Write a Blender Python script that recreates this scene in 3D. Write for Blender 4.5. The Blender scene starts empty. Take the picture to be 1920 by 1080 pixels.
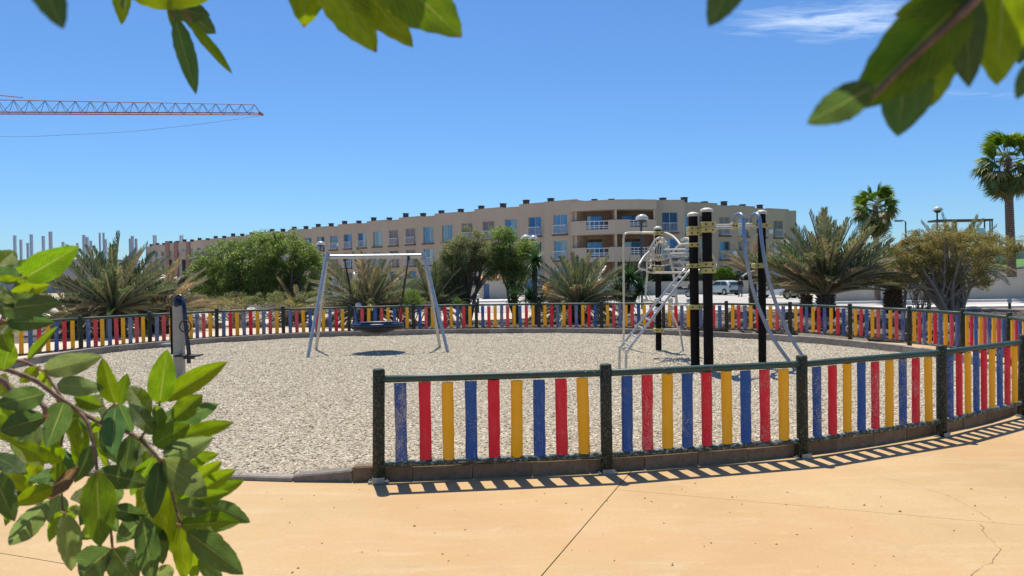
import bpy, bmesh, math, random
import numpy as np
from mathutils import Vector, Matrix, noise

random.seed(11); RNG = np.random.default_rng(7)
PI = math.pi; R = math.radians
scene = bpy.context.scene
COL = scene.collection

# ------------------------------------------------------------------ camera
FPX, W0, H0 = 1400.0, 1920.0, 1080.0
EYE = Vector((0, 0, 1.70)); PITCH = math.atan(19/FPX); ROLL = 0.0137
fwd = Vector((0, math.cos(PITCH), -math.sin(PITCH)))
up0 = Vector((0, math.sin(PITCH), math.cos(PITCH))); r0 = Vector((1, 0, 0))
cr = r0*math.cos(ROLL) - up0*math.sin(ROLL)
cu = r0*math.sin(ROLL) + up0*math.cos(ROLL)
cam = bpy.data.cameras.new('camera'); cam_o = bpy.data.objects.new('camera', cam); COL.objects.link(cam_o)
cam_o.matrix_world = Matrix(((cr.x, cu.x, -fwd.x, EYE.x), (cr.y, cu.y, -fwd.y, EYE.y), (cr.z, cu.z, -fwd.z, EYE.z), (0, 0, 0, 1)))
cam.sensor_width = 36; cam.lens = FPX/W0*36; cam.clip_start = 0.05; cam.clip_end = 5000
cam.dof.use_dof = True; cam.dof.focus_distance = 6.0; cam.dof.aperture_fstop = 9.5
scene.camera = cam_o

# ------------------------------------------------------------------ sky, sun, exposure
SUN_EL, SUN_AZ = R(68), R(-13.5)
w = bpy.data.worlds.new('World'); scene.world = w; w.use_nodes = True
nt = w.node_tree; nt.nodes.clear()
wo = nt.nodes.new('ShaderNodeOutputWorld'); bg = nt.nodes.new('ShaderNodeBackground')
sky = nt.nodes.new('ShaderNodeTexSky'); sky.sky_type = 'NISHITA'; sky.sun_disc = False
sky.sun_elevation = SUN_EL; sky.sun_rotation = SUN_AZ; sky.altitude = 0
sky.air_density = 1.0; sky.dust_density = 0.3; sky.ozone_density = 3.0
gam = nt.nodes.new('ShaderNodeHueSaturation'); gam.inputs['Saturation'].default_value = 1.0; gam.inputs['Value'].default_value = 1.0
tint = nt.nodes.new('ShaderNodeMix'); tint.data_type = 'RGBA'; tint.blend_type = 'MULTIPLY'; tint.inputs['Factor'].default_value = 1.0
nt.links.new(sky.outputs[0], tint.inputs['A']); tint.inputs['B'].default_value = (0.44, 0.66, 0.90, 1)
nt.links.new(tint.outputs['Result'], gam.inputs['Color'])
# wispy cirrus, in sky direction space
tc = nt.nodes.new('ShaderNodeTexCoord'); sep = nt.nodes.new('ShaderNodeSeparateXYZ')
nt.links.new(tc.outputs['Generated'], sep.inputs[0])
def wmath(op, a, b=None, clamp=False):
    n = nt.nodes.new('ShaderNodeMath'); n.operation = op; n.use_clamp = clamp
    for i, v in enumerate((a, b)):
        if v is None: continue
        if isinstance(v, (int, float)): n.inputs[i].default_value = v
        else: nt.links.new(v, n.inputs[i])
    return n.outputs[0]
zc = wmath('MAXIMUM', sep.outputs['Z'], 0.04)
px_ = wmath('DIVIDE', sep.outputs['X'], zc); py_ = wmath('DIVIDE', sep.outputs['Y'], zc)
cmb = nt.nodes.new('ShaderNodeCombineXYZ'); nt.links.new(px_, cmb.inputs[0]); nt.links.new(py_, cmb.inputs[1])
mp = nt.nodes.new('ShaderNodeMapping'); nt.links.new(cmb.outputs[0], mp.inputs[0]); mp.inputs['Rotation'].default_value = (0, 0, R(12)); mp.inputs['Scale'].default_value = (1.6, 4.2, 1)
nz = nt.nodes.new('ShaderNodeTexNoise'); nt.links.new(mp.outputs[0], nz.inputs['Vector']); nz.inputs['Scale'].default_value = 2.4; nz.inputs['Detail'].default_value = 9; nz.inputs['Roughness'].default_value = 0.62; nz.inputs['Distortion'].default_value = 0.7
def cirrus(cx, cy, sx, sy, amp):
    a = wmath('POWER', wmath('DIVIDE', wmath('SUBTRACT', px_, cx), sx), 2.0)
    b = wmath('POWER', wmath('DIVIDE', wmath('SUBTRACT', py_, cy), sy), 2.0)
    g = wmath('SUBTRACT', 1.0, wmath('SQRT', wmath('ADD', a, b)), True)
    return wmath('MULTIPLY', g, amp)
# a direction through pixel (x,y): cx = X/Z, cy = Y/Z
def dircoord(x, y):
    u, v = x-W0/2, y-H0/2
    d = cr*u - cu*v + fwd*FPX
    return d.x/d.z, d.y/d.z
c1 = dircoord(1570, 40); c2 = dircoord(1850, 176)
m = wmath('ADD', cirrus(c1[0], c1[1], 0.62, 0.38, 1.35), cirrus(c2[0], c2[1], 0.5, 0.28, 0.7))
fac = wmath('MULTIPLY', wmath('MULTIPLY', wmath('SUBTRACT', wmath('MULTIPLY', wmath('ADD', nz.outputs[0], wmath('MULTIPLY', m, 0.32)), 2.6), 1.62, True), m), 1.0, True)
mxc = nt.nodes.new('ShaderNodeMix'); mxc.data_type = 'RGBA'
nt.links.new(fac, mxc.inputs['Factor']); nt.links.new(gam.outputs[0], mxc.inputs['A']); mxc.inputs['B'].default_value = (4.4, 5.4, 7.2, 1)
nt.links.new(mxc.outputs['Result'], bg.inputs[0]); bg.inputs[1].default_value = 0.131
nt.links.new(bg.outputs[0], wo.inputs[0])
sl = bpy.data.lights.new('sun', 'SUN'); sl.energy = 5.0; sl.angle = R(0.5); sl.color = (1.0, 0.925, 0.78)
so = bpy.data.objects.new('sun', sl); COL.objects.link(so)
to_sun = Vector((math.sin(SUN_AZ)*math.cos(SUN_EL), math.cos(SUN_AZ)*math.cos(SUN_EL), math.sin(SUN_EL)))
so.rotation_euler = to_sun.to_track_quat('Z', 'Y').to_euler()
scene.view_settings.view_transform = 'Standard'; scene.view_settings.look = 'None'
scene.view_settings.exposure = 0.2; scene.view_settings.gamma = 1.0; scene.view_settings.use_curve_mapping = False
scene.render.engine = 'CYCLES'
scene.cycles.max_bounces = 8; scene.cycles.transparent_max_bounces = 12

# ------------------------------------------------------------------ pixel rays -> places in the world
def ray(px, py):
    return cr*(px-W0/2) - cu*(py-H0/2) + fwd*FPX
def at(px, py, Y):
    d = ray(px, py); return EYE + d*(Y/d.y)
def gp(px, py, z=0.0):
    d = ray(px, py); return EYE + d*((z-EYE.z)/d.z)
def sstep(a, b, x):
    t = min(1, max(0, (x-a)/(b-a))); return t*t*(3-2*t)
def gz(x, y):
    """ground height: level round the playground, 0.3 m lower at the car park"""
    return -0.03 - 0.29*sstep(25, 36, y) - 0.0*x
def gpg(px, py):
    z = 0.0
    for _ in range(12):
        p = gp(px, py, z); z = gz(p.x, p.y)
    return gp(px, py, z)

# ------------------------------------------------------------------ mesh helpers
def mesh_of(name, verts, faces, mats=(), mi=None, smooth=False):
    me = bpy.data.meshes.new(name); me.from_pydata([tuple(v) for v in verts], [], faces)
    for m_ in mats: me.materials.append(m_)
    if mi is not None: me.polygons.foreach_set('material_index', mi)
    if smooth: me.polygons.foreach_set('use_smooth', [True]*len(me.polygons))
    me.update(); return me
def link(name, me, parent=None, loc=None, rot=None, scale=None, color=None, kind=None, label=None):
    o = bpy.data.objects.new(name, me); COL.objects.link(o)
    if parent is not None: o.parent = parent
    if loc is not None: o.location = loc
    if rot is not None: o.rotation_euler = rot
    if scale is not None: o.scale = scale
    if color is not None: o.color = color
    if kind: o['kind'] = kind
    if label: o['label'] = label
    return o
def empty(name, loc=(0, 0, 0), rotz=0):
    o = bpy.data.objects.new(name, None); COL.objects.link(o); o.location = loc; o.rotation_euler = (0, 0, rotz)
    o.empty_display_size = 0.1; return o
def tag(o, label, cat, group=None):
    o['label'] = label; o['category'] = cat
    if group: o['group'] = group
    return o
class MB:
    """collects simple solids into one mesh"""
    def __init__(s): s.v = []; s.f = []; s.m = []
    def add(s, vs, fs, m=0):
        k = len(s.v); s.v += [Vector(v) for v in vs]; s.f += [tuple(i+k for i in f) for f in fs]; s.m += [m]*len(fs); return s
    def box(s, a, b, m=0, M=None):
        x0, y0, z0 = a; x1, y1, z1 = b
        vs = [(x0, y0, z0), (x1, y0, z0), (x1, y1, z0), (x0, y1, z0), (x0, y0, z1), (x1, y0, z1), (x1, y1, z1), (x0, y1, z1)]
        if M is not None: vs = [M @ Vector(v) for v in vs]
        return s.add(vs, [(0, 3, 2, 1), (4, 5, 6, 7), (0, 1, 5, 4), (1, 2, 6, 5), (2, 3, 7, 6), (3, 0, 4, 7)], m)
    def tube(s, pts, r, n=10, m=0, caps=True, closed=False):
        pts = [Vector(p) for p in pts]; N = len(pts); rs = r if isinstance(r, (list, tuple)) else [r]*N
        ref = None; vs = []; fs = []
        for i, p in enumerate(pts):
            if closed: t = (pts[(i+1) % N]-pts[i-1])
            else: t = pts[min(i+1, N-1)]-pts[max(i-1, 0)]
            if t.length < 1e-9: t = Vector((0, 0, 1))
            t.normalize()
            if ref is None: ref = t.orthogonal().normalized()
            else:
                ref = ref - t*ref.dot(t)
                ref = ref.normalized() if ref.length > 1e-6 else t.orthogonal().normalized()
            b = t.cross(ref)
            for k in range(n):
                a = 2*PI*k/n; vs.append(p + (ref*math.cos(a)+b*math.sin(a))*rs[i])
        L = N if closed else N-1
        for i in range(L):
            j = (i+1) % N
            for k in range(n): fs.append((i*n+k, i*n+(k+1) % n, j*n+(k+1) % n, j*n+k))
        if caps and not closed:
            fs.append(tuple(range(n))[::-1]); fs.append(tuple((N-1)*n+k for k in range(n)))
        return s.add(vs, fs, m)
    def lathe(s, prof, n=16, m=0, c=(0, 0, 0)):
        vs = []; fs = []; c = Vector(c)
        for r, z in prof:
            for k in range(n):
                a = 2*PI*k/n; vs.append(c+Vector((r*math.cos(a), r*math.sin(a), z)))
        for i in range(len(prof)-1):
            for k in range(n): fs.append((i*n+k, i*n+(k+1) % n, (i+1)*n+(k+1) % n, (i+1)*n+k))
        fs.append(tuple(range(n))[::-1]); fs.append(tuple((len(prof)-1)*n+k for k in range(n)))
        return s.add(vs, fs, m)
    def build(s, name, mats, parent=None, smooth=False, **k):
        if not isinstance(mats, (list, tuple)): mats = [mats]
        me = mesh_of(name, s.v, s.f, mats, s.m)
        if smooth:
            bm = bmesh.new(); bm.from_mesh(me)
            for f in bm.faces: f.smooth = True
            for e in bm.edges:
                if len(e.link_faces) == 2 and e.calc_face_angle(0) > 0.8: e.smooth = False
            bm.to_mesh(me); bm.free()
        return link(name, me, parent, **k)
def spline(pts, n=6, closed=False):
    pts = [Vector(p) for p in pts]; out = []; N = len(pts)
    for i in range(N if closed else N-1):
        if closed: p0, p1, p2, p3 = pts[i-1], pts[i], pts[(i+1) % N], pts[(i+2) % N]
        else: p0, p1, p2, p3 = pts[max(i-1, 0)], pts[i], pts[i+1], pts[min(i+2, N-1)]
        for k in range(n):
            t = k/n
            out.append(0.5*((2*p1)+(-p0+p2)*t+(2*p0-5*p1+4*p2-p3)*t*t+(-p0+3*p1-3*p2+p3)*t**3))
    if not closed: out.append(pts[-1])
    return out
_rodcache = {}
def rod(name, p, q, r, mat, parent=None, n=6):
    key = (mat.name, n, name)
    if key not in _rodcache:
        b = MB(); b.tube([(0, 0, 0), (0, 0, 1)], 1, n); _rodcache[key] = mesh_of(name, b.v, b.f, [mat])
    p, q = Vector(p), Vector(q); d = q-p
    o = link(name, _rodcache[key], parent, loc=p, scale=(r, r, d.length))
    o.rotation_mode = 'QUATERNION'; o.rotation_quaternion = d.to_track_quat('Z', 'Y'); return o
def copy_tree(o, parent=None):
    c = o.copy(); COL.objects.link(c)
    if parent is not None: c.parent = parent
    for ch in list(o.children): copy_tree(ch, c)
    return c

# ------------------------------------------------------------------ materials
class NT:
    def __init__(s, name):
        s.m = bpy.data.materials.new(name); s.m.use_nodes = True; s.t = s.m.node_tree; s.t.nodes.clear()
        s.out = s.t.nodes.new('ShaderNodeOutputMaterial'); s.p = s.t.nodes.new('ShaderNodeBsdfPrincipled'); s.t.links.new(s.p.outputs[0], s.out.inputs[0])
    def n(s, typ, **k):
        nd = s.t.nodes.new(typ)
        for a, v in k.items():
            if hasattr(nd, a): setattr(nd, a, v)
        return nd
    def l(s, a, b): s.t.links.new(a, b)
    def set(s, sock, v):
        if isinstance(v, (int, float)): sock.default_value = v
        elif isinstance(v, (tuple, list)): sock.default_value = tuple(v)+((1,) if len(v) == 3 and sock.type == 'RGBA' else ())
        else: s.l(v, sock)
    def P(s, **k):
        for a, v in k.items(): s.set(s.p.inputs[{'color': 'Base Color', 'rough': 'Roughness', 'metal': 'Metallic', 'spec': 'Specular IOR Level', 'normal': 'Normal', 'coat': 'Coat Weight', 'trans': 'Transmission Weight', 'ior': 'IOR', 'alpha': 'Alpha'}[a]], v)
    def coord(s, kind='Object'):
        return s.n('ShaderNodeTexCoord').outputs[kind]
    def map(s, v, scale=(1, 1, 1), loc=(0, 0, 0)):
        m_ = s.n('ShaderNodeMapping'); s.set(m_.inputs[0], v); s.set(m_.inputs['Scale'], scale); s.set(m_.inputs['Location'], loc); return m_.outputs[0]
    def noise(s, v, scale, detail=4, rough=0.55, dist=0.0, out=0):
        q = s.n('ShaderNodeTexNoise'); s.set(q.inputs['Vector'], v); q.inputs['Scale'].default_value = scale; q.inputs['Detail'].default_value = detail; q.inputs['Roughness'].default_value = rough; q.inputs['Distortion'].default_value = dist; return q.outputs[out]
    def voro(s, v, scale, feature='F1', out='Distance'):
        q = s.n('ShaderNodeTexVoronoi'); q.feature = feature; s.set(q.inputs['Vector'], v); q.inputs['Scale'].default_value = scale; return q.outputs[out]
    def ramp(s, f, stops, interp='LINEAR'):
        q = s.n('ShaderNodeValToRGB'); s.set(q.inputs[0], f); e = q.color_ramp.elements; q.color_ramp.interpolation = interp
        while len(e) < len(stops): e.new(0.5)
        for i, (p, c) in enumerate(stops):
            e[i].position = p; e[i].color = (c, c, c, 1) if isinstance(c, (int, float)) else tuple(c)+((1,) if len(c) == 3 else ())
        return q.outputs[0]
    def mix(s, f, a, b, mode='MIX'):
        q = s.n('ShaderNodeMix'); q.data_type = 'RGBA'; q.blend_type = mode; s.set(q.inputs[0], f); s.set(q.inputs[6], a); s.set(q.inputs[7], b); return q.outputs[2]
    def math(s, op, a, b=0.0, clamp=False):
        q = s.n('ShaderNodeMath'); q.operation = op; q.use_clamp = clamp; s.set(q.inputs[0], a); s.set(q.inputs[1], b); return q.outputs[0]
    def bump(s, h, strength=0.3, dist=0.02):
        q = s.n('ShaderNodeBump'); q.inputs['Strength'].default_value = strength; q.inputs['Distance'].default_value = dist; s.set(q.inputs['Height'], h); return q.outputs[0]
    def hsv(s, c, h=0.5, sa=1.0, v=1.0):
        q = s.n('ShaderNodeHueSaturation'); s.set(q.inputs['Color'], c); s.set(q.inputs['Hue'], h); s.set(q.inputs['Saturation'], sa); s.set(q.inputs['Value'], v); return q.outputs[0]
    def info(s, out='Random'): return s.n('ShaderNodeObjectInfo').outputs[out]
    def addtrans(s, col, fac):
        tr = s.n('ShaderNodeBsdfTranslucent'); s.set(tr.inputs[0], col); mx = s.n('ShaderNodeMixShader'); s.set(mx.inputs[0], fac)
        s.l(s.p.outputs[0], mx.inputs[1]); s.l(tr.outputs[0], mx.inputs[2]); s.l(mx.outputs[0], s.out.inputs[0])

def mat_plain(name, c, rough=0.6, metal=0.0, var=0.12, scale=6, bump=0.15, bscale=40, coord='Object'):
    t = NT(name); v = t.coord(coord)
    n1 = t.noise(v, scale, 5); f = t.ramp(n1, [(0.3, 1-var), (0.7, 1+var)])
    q = t.hsv(c, 0.5, 1.0, f); t.P(color=q, rough=rough, metal=metal)
    if bump: t.P(normal=t.bump(t.noise(v, bscale, 3), bump, 0.004))
    return t.m
M = {}
# sand-coloured stained concrete
t = NT('stained_concrete'); v = t.coord('Object')
c = t.ramp(t.noise(v, 0.55, 5, 0.6), [(0.3, (0.455, 0.30, 0.142)), (0.5, (0.515, 0.35, 0.172)), (0.72, (0.56, 0.395, 0.205))])
c = t.mix(t.ramp(t.noise(t.map(v, (0.5, 2.4, 1)), 1.3, 8, 0.66, 0.8), [(0.50, 0.0), (0.72, 0.55)]), c, (0.60, 0.46, 0.28))
c = t.mix(t.ramp(t.noise(t.map(v, (1.1, 1.8, 1), (3, 8, 0)), 0.9, 9, 0.7, 1.2), [(0.56, 0.0), (0.74, 0.42)]), c, (0.38, 0.25, 0.14))
c = t.mix(t.ramp(t.noise(v, 34, 8, 0.8), [(0.42, 0.0), (0.68, 0.42)]), c, (0.36, 0.23, 0.11))
c = t.mix(t.ramp(t.noise(t.map(v, (1, 1, 1), (9, 2, 0)), 0.33, 9, 0.72, 0.6), [(0.50, 0.0), (0.60, 0.35)]), c, (0.50, 0.29, 0.13))
c = t.mix(t.ramp(t.noise(t.map(v, (0.8, 2.0, 1), (4, 5, 0)), 2.2, 8, 0.75, 1.0), [(0.57, 0.0), (0.74, 0.45)]), c, (0.62, 0.49, 0.32))
c = t.mix(t.ramp(t.noise(v, 240, 3, 0.7), [(0.62, 0.0), (0.75, 0.5)]), c, (0.30, 0.19, 0.10))
c = t.mix(t.ramp(t.voro(t.map(v, (1, 1, 1), (2, 7, 0)), 7.3), [(0.02, 0.7), (0.04, 0.0)]), c, (0.30, 0.20, 0.12))
c = t.mix(t.ramp(t.voro(v, 3.1), [(0.012, 0.8), (0.03, 0.0)]), c, (0.22, 0.15, 0.10))
t.P(color=c, rough=t.ramp(t.noise(v, 3, 5), [(0.3, 0.62), (0.7, 0.85)]), spec=0.3, normal=t.bump(t.math('ADD', t.noise(v, 60, 5, 0.7), t.math('MULTIPLY', t.noise(v, 4, 4), 1.5)), 0.25, 0.006)); M['pave'] = t.m
t = NT('overexposed_path_concrete'); v = t.coord('Object')
c = t.ramp(t.noise(v, 0.7, 6), [(0.3, (0.55, 0.43, 0.32)), (0.7, (0.64, 0.52, 0.40))]); t.P(color=c, rough=0.85); M['path'] = t.m  # same paving as the slabs, overexposure put into a lighter colour
M['joint'] = mat_plain('joint_filler', (0.10, 0.07, 0.05), 0.95)
M['crack'] = mat_plain('crack_dirt', (0.30, 0.195, 0.11), 0.95)
# gravel bed
t = NT('gravel_bed'); v = t.coord('Object')
c = t.ramp(t.voro(v, 42, 'F1', 'Color'), [(0.1, (0.10, 0.075, 0.05)), (0.4, (0.32, 0.265, 0.185)), (0.8, (0.52, 0.45, 0.33))])
c = t.mix(t.ramp(t.noise(v, 0.5, 4), [(0.35, 0.0), (0.7, 0.3)]), c, (0.40, 0.34, 0.26))
t.P(color=c, rough=0.95, normal=t.bump(t.voro(v, 42), 0.9, 0.02)); M['gravel'] = t.m
t = NT('pebble'); r_ = t.info('Random')
c = t.ramp(r_, [(0.0, (0.20, 0.165, 0.13)), (0.06, (0.40, 0.33, 0.22)), (0.35, (0.62, 0.53, 0.375)), (0.7, (0.72, 0.63, 0.46)), (1.0, (0.84, 0.77, 0.60))])
c = t.mix(t.noise(t.coord('Object'), 2.0, 3), c, t.hsv(c, 0.5, 0.9, 0.82)); t.P(color=c, rough=0.9); M['pebble'] = t.m
# volcanic ground, rocks
t = NT('volcanic_soil'); v = t.coord('Object')
c = t.ramp(t.voro(v, 16, 'F1', 'Color'), [(0.1, (0.05, 0.04, 0.033)), (0.6, (0.15, 0.12, 0.095)), (0.95, (0.28, 0.24, 0.19))])
c = t.mix(t.ramp(t.noise(v, 0.25, 6), [(0.4, 0.0), (0.7, 0.65)]), c, (0.24, 0.185, 0.13))
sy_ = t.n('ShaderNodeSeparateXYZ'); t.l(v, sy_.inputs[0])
c = t.mix(t.math('MULTIPLY', t.math('SUBTRACT', sy_.outputs[1], 38.0), 0.2, True), c, (0.44, 0.37, 0.28))  # far ground lightened to bounce more light onto the shaded building
t.P(color=c, rough=0.95, normal=t.bump(t.voro(v, 16), 0.8, 0.05)); M['soil'] = t.m
t = NT('volcanic_rock'); v = t.coord('Object')
c = t.ramp(t.noise(v, 5, 7, 0.7), [(0.3, (0.07, 0.055, 0.045)), (0.55, (0.19, 0.155, 0.12)), (0.75, (0.36, 0.31, 0.25))])
t.P(color=t.hsv(c, 0.5, 1, t.ramp(t.info(), [(0, 0.7), (1, 1.5)])), rough=0.92, normal=t.bump(t.noise(v, 9, 6, 0.7), 0.7, 0.06)); M['rock'] = t.m
t = NT('road_asphalt'); v = t.coord('Object')
c = t.ramp(t.noise(v, 0.12, 6), [(0.3, (0.38, 0.36, 0.335)), (0.7, (0.50, 0.475, 0.44))]); t.P(color=c, rough=0.9); M['road'] = t.m
M['strip'] = mat_plain('pale_kerb_concrete', (0.66, 0.62, 0.56), 0.85)
M['tarline'] = mat_plain('wet_dark_line', (0.06, 0.055, 0.05), 0.9)
# kerb stones
t = NT('kerb_concrete'); v = t.coord('Object')
c = t.ramp(t.noise(v, 9, 7, 0.7), [(0.3, (0.20, 0.18, 0.155)), (0.7, (0.36, 0.33, 0.29))])
c = t.hsv(c, 0.5, 1.0, t.ramp(t.info(), [(0, 0.8), (1, 1.2)]))
c = t.mix(t.ramp(t.noise(v, 30, 5), [(0.55, 0), (0.8, 0.6)]), c, (0.12, 0.10, 0.08))
c = t.mix(1.0, c, t.info('Color'), 'MULTIPLY')
t.P(color=c, rough=0.92, normal=t.bump(t.noise(v, 50, 5), 0.5, 0.01)); M['kerb'] = t.m
# peeling painted timber slat: colour from the object, wear from its alpha
t = NT('peeling_paint'); v = t.coord('Generated'); vo = t.coord('Object'); inf = t.n('ShaderNodeObjectInfo')
off = t.math('MULTIPLY', inf.outputs['Random'], 60.0)
cm = t.n('ShaderNodeCombineXYZ'); t.set(cm.inputs[0], off); t.set(cm.inputs[1], t.math('MULTIPLY', off, 0.7)); t.set(cm.inputs[2], off)
va = t.n('ShaderNodeVectorMath'); va.operation = 'ADD'; t.l(t.map(vo, (1, 1, 0.62)), va.inputs[0]); t.l(cm.outputs[0], va.inputs[1]); vv = va.outputs[0]
vg = t.n('ShaderNodeVectorMath'); vg.operation = 'ADD'; t.l(t.map(vo, (1, 1, 0.06)), vg.inputs[0]); t.l(cm.outputs[0], vg.inputs[1])
nA = t.noise(vv, 88, 7, 0.74, 0.3); nB = t.noise(vv, 7, 3, 0.5)
grain = t.noise(vg.outputs[0], 70, 5, 0.6)
wear = inf.outputs['Alpha']
thr = t.math('SUBTRACT', 0.80, t.math('ADD', t.math('MULTIPLY', wear, 0.36), t.math('MULTIPLY', t.math('SUBTRACT', nB, 0.5), 0.35)))
msk = t.math('MULTIPLY', t.math('SUBTRACT', nA, thr), 14.0, True)
gmsk = t.math('MULTIPLY', t.math('MULTIPLY', t.math('SUBTRACT', grain, 0.60), 12.0, True), wear)
base = t.mix(t.ramp(t.noise(vv, 11, 5), [(0.3, 0.0), (0.75, 0.2)]), inf.outputs['Color'], t.hsv(inf.outputs['Color'], 0.5, 0.85, 1.25))
bare = t.mix(t.noise(vv, 24, 4), (0.34, 0.30, 0.25), (0.70, 0.64, 0.56))
bare = t.mix(t.ramp(t.noise(vv, 33, 3), [(0.56, 0), (0.66, 1)]), bare, (0.22, 0.12, 0.06))
bare = t.mix(0.28, bare, inf.outputs['Color'])
c = t.mix(t.math('MAXIMUM', msk, t.math('MULTIPLY', gmsk, 0.8)), base, bare)
knot = t.ramp(t.voro(t.map(vv, (1, 0.1, 1)), 11), [(0.03, 0.85), (0.10, 0.0)])
c = t.mix(t.math('MULTIPLY', knot, 0.55), c, (0.30, 0.12, 0.04))
t.P(color=c, rough=0.62, spec=0.35, normal=t.bump(t.math('SUBTRACT', grain, t.math('MULTIPLY', msk, 0.6)), 0.35, 0.006)); M['slat'] = t.m
def mottled(name, base, pale, brown, amt=0.5, sc=34):
    t = NT(name); vo = t.coord('Object'); inf = t.n('ShaderNodeObjectInfo')
    off = t.math('MULTIPLY', inf.outputs['Random'], 50.0); va = t.n('ShaderNodeVectorMath'); va.operation = 'ADD'; t.l(t.map(vo, (1, 1, 0.55)), va.inputs[0])
    cm = t.n('ShaderNodeCombineXYZ'); t.set(cm.inputs[0], off); t.set(cm.inputs[1], off); t.set(cm.inputs[2], off); t.l(cm.outputs[0], va.inputs[1]); vv = va.outputs[0]
    a = t.ramp(t.noise(vv, sc, 7, 0.75), [(0.66-0.2*amt, 0), (0.72-0.18*amt, 1)]); b = t.ramp(t.noise(vv, sc*0.45, 6, 0.7), [(0.5, 0), (0.6, 0.85)])
    c = t.mix(b, base, brown); c = t.mix(a, c, pale)
    t.P(color=c, rough=0.5, spec=0.45 if 'rail' in name else 0.2, normal=t.bump(t.math('ADD', a, t.noise(vv, 18, 5)), 0.4, 0.005)); return t.m
M['post'] = mottled('weathered_green_post', (0.022, 0.035, 0.026), (0.24, 0.23, 0.155), (0.060, 0.040, 0.022), 0.55, 85)
M['rail'] = mottled('weathered_green_rail', (0.025, 0.07, 0.058), (0.26, 0.30, 0.26), (0.05, 0.05, 0.035), 0.25, 40)
M['lowrail'] = mottled('worn_bottom_rail', (0.03, 0.055, 0.045), (0.34, 0.38, 0.34), (0.05, 0.04, 0.03), 0.75, 36)
t = NT('galvanised_steel'); v = t.coord('Object'); t.P(color=t.ramp(t.voro(v, 30, 'F1', 'Color'), [(0, (0.40, 0.41, 0.40)), (1, (0.58, 0.58, 0.56))]), metal=0.65, rough=0.42); M['galv'] = t.m
t = NT('cream_powder_coated_pipe'); v = t.coord('Object'); t.P(color=t.ramp(t.noise(v, 7, 5), [(0.3, (0.50, 0.46, 0.38)), (0.7, (0.66, 0.62, 0.53))]), rough=0.38, metal=0.15); M['pipe'] = t.m
M['bluepipe'] = mat_plain('blue_grey_pipe', (0.22, 0.29, 0.40), 0.35, 0.3)
M['steel'] = mat_plain('grey_green_steel', (0.30, 0.33, 0.32), 0.4, 0.5)
M['black'] = mat_plain('black_play_post', (0.010, 0.008, 0.007), 0.75, var=0.3); M['black'].node_tree.nodes['Principled BSDF'].inputs['Specular IOR Level'].default_value = 0.15
M['navy'] = mat_plain('navy_gloss_paint', (0.012, 0.020, 0.045), 0.22, 0.1, bump=0)
M['yellow'] = mat_plain('yellow_clamp_plastic', (0.48, 0.41, 0.13), 0.45, var=0.25)
M['cap'] = mat_plain('pale_cap_plastic', (0.62, 0.58, 0.48), 0.5)
M['rubber'] = mat_plain('black_rubber', (0.02, 0.021, 0.024), 0.6)
M['seatblue'] = mat_plain('blue_seat_rope', (0.010, 0.022, 0.06), 0.4, bump=0.6, bscale=120)
M['rope'] = mat_plain('dark_rope', (0.035, 0.028, 0.022), 0.8)
M['beigepaint'] = mat_plain('taupe_painted_metal', (0.36, 0.33, 0.27), 0.5)
# building
t = NT('tan_render'); v = t.coord('Object')
c = t.ramp(t.noise(v, 0.12, 5), [(0.3, (0.50, 0.395, 0.29)), (0.7, (0.56, 0.45, 0.335))])
c = t.mix(t.ramp(t.noise(t.map(v, (1, 1, 0.15)), 0.9, 6), [(0.5, 0), (0.8, 0.35)]), c, (0.42, 0.325, 0.24))
t.P(color=c, rough=0.9, normal=t.bump(t.noise(v, 8, 5), 0.3, 0.02)); M['render'] = t.m
M['recess'] = mat_plain('brown_render', (0.50, 0.33, 0.23), 0.9, scale=0.3)
M['roofdark'] = mat_plain('dark_vent', (0.03, 0.032, 0.04), 0.6)
M['coping'] = mat_plain('grey_coping', (0.42, 0.37, 0.31), 0.8)
M['tray'] = mat_plain('brown_sill', (0.17, 0.10, 0.065), 0.8)
M['white'] = mat_plain('white_metal', (0.72, 0.74, 0.76), 0.4, bump=0)
M['frame'] = mat_plain('grey_window_frame', (0.42, 0.43, 0.42), 0.4, bump=0)
t = NT('window_glass'); v = t.coord('Generated'); inf = t.n('ShaderNodeObjectInfo')
c = t.mix(t.ramp(t.noise(t.map(v, (3, 1, 0.3)), 3, 3), [(0.4, 0), (0.6, 0.5)]), inf.outputs['Color'], t.hsv(inf.outputs['Color'], 0.5, 0.8, 1.6)); t.P(color=c, metal=0.55, rough=0.12); M['pane'] = t.m
t = NT('window_shutter'); inf = t.n('ShaderNodeObjectInfo'); t.P(color=inf.outputs['Color'], rough=0.6); M['shutter'] = t.m
M['cream'] = mat_plain('cream_wall', (0.55, 0.49, 0.39), 0.9, scale=0.5)
M['concrete'] = mat_plain('raw_concrete', (0.42, 0.42, 0.42), 0.9)
M['formwork'] = mat_plain('blue_grey_formwork', (0.48, 0.52, 0.58), 0.7)
M['brick'] = mat_plain('reddish_block', (0.38, 0.22, 0.17), 0.9)
M['bluedoor'] = mat_plain('blue_door', (0.10, 0.19, 0.32), 0.6)
M['tile'] = mat_plain('orange_roof_tile', (0.55, 0.25, 0.12), 0.8)
M['cranered'] = mat_plain('rusty_red_crane_paint', (0.30, 0.07, 0.045), 0.6)
M['cranegrey'] = mat_plain('grey_blue_crane_paint', (0.17, 0.20, 0.26), 0.6)
M['lamppole'] = mat_plain('dark_lamp_pole', (0.035, 0.05, 0.055), 0.5)
M['lampglass'] = mat_plain('lamp_dome', (0.50, 0.53, 0.52), 0.25, bump=0)
M['brownwood'] = mat_plain('brown_pergola_beam', (0.12, 0.075, 0.055), 0.7)
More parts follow.
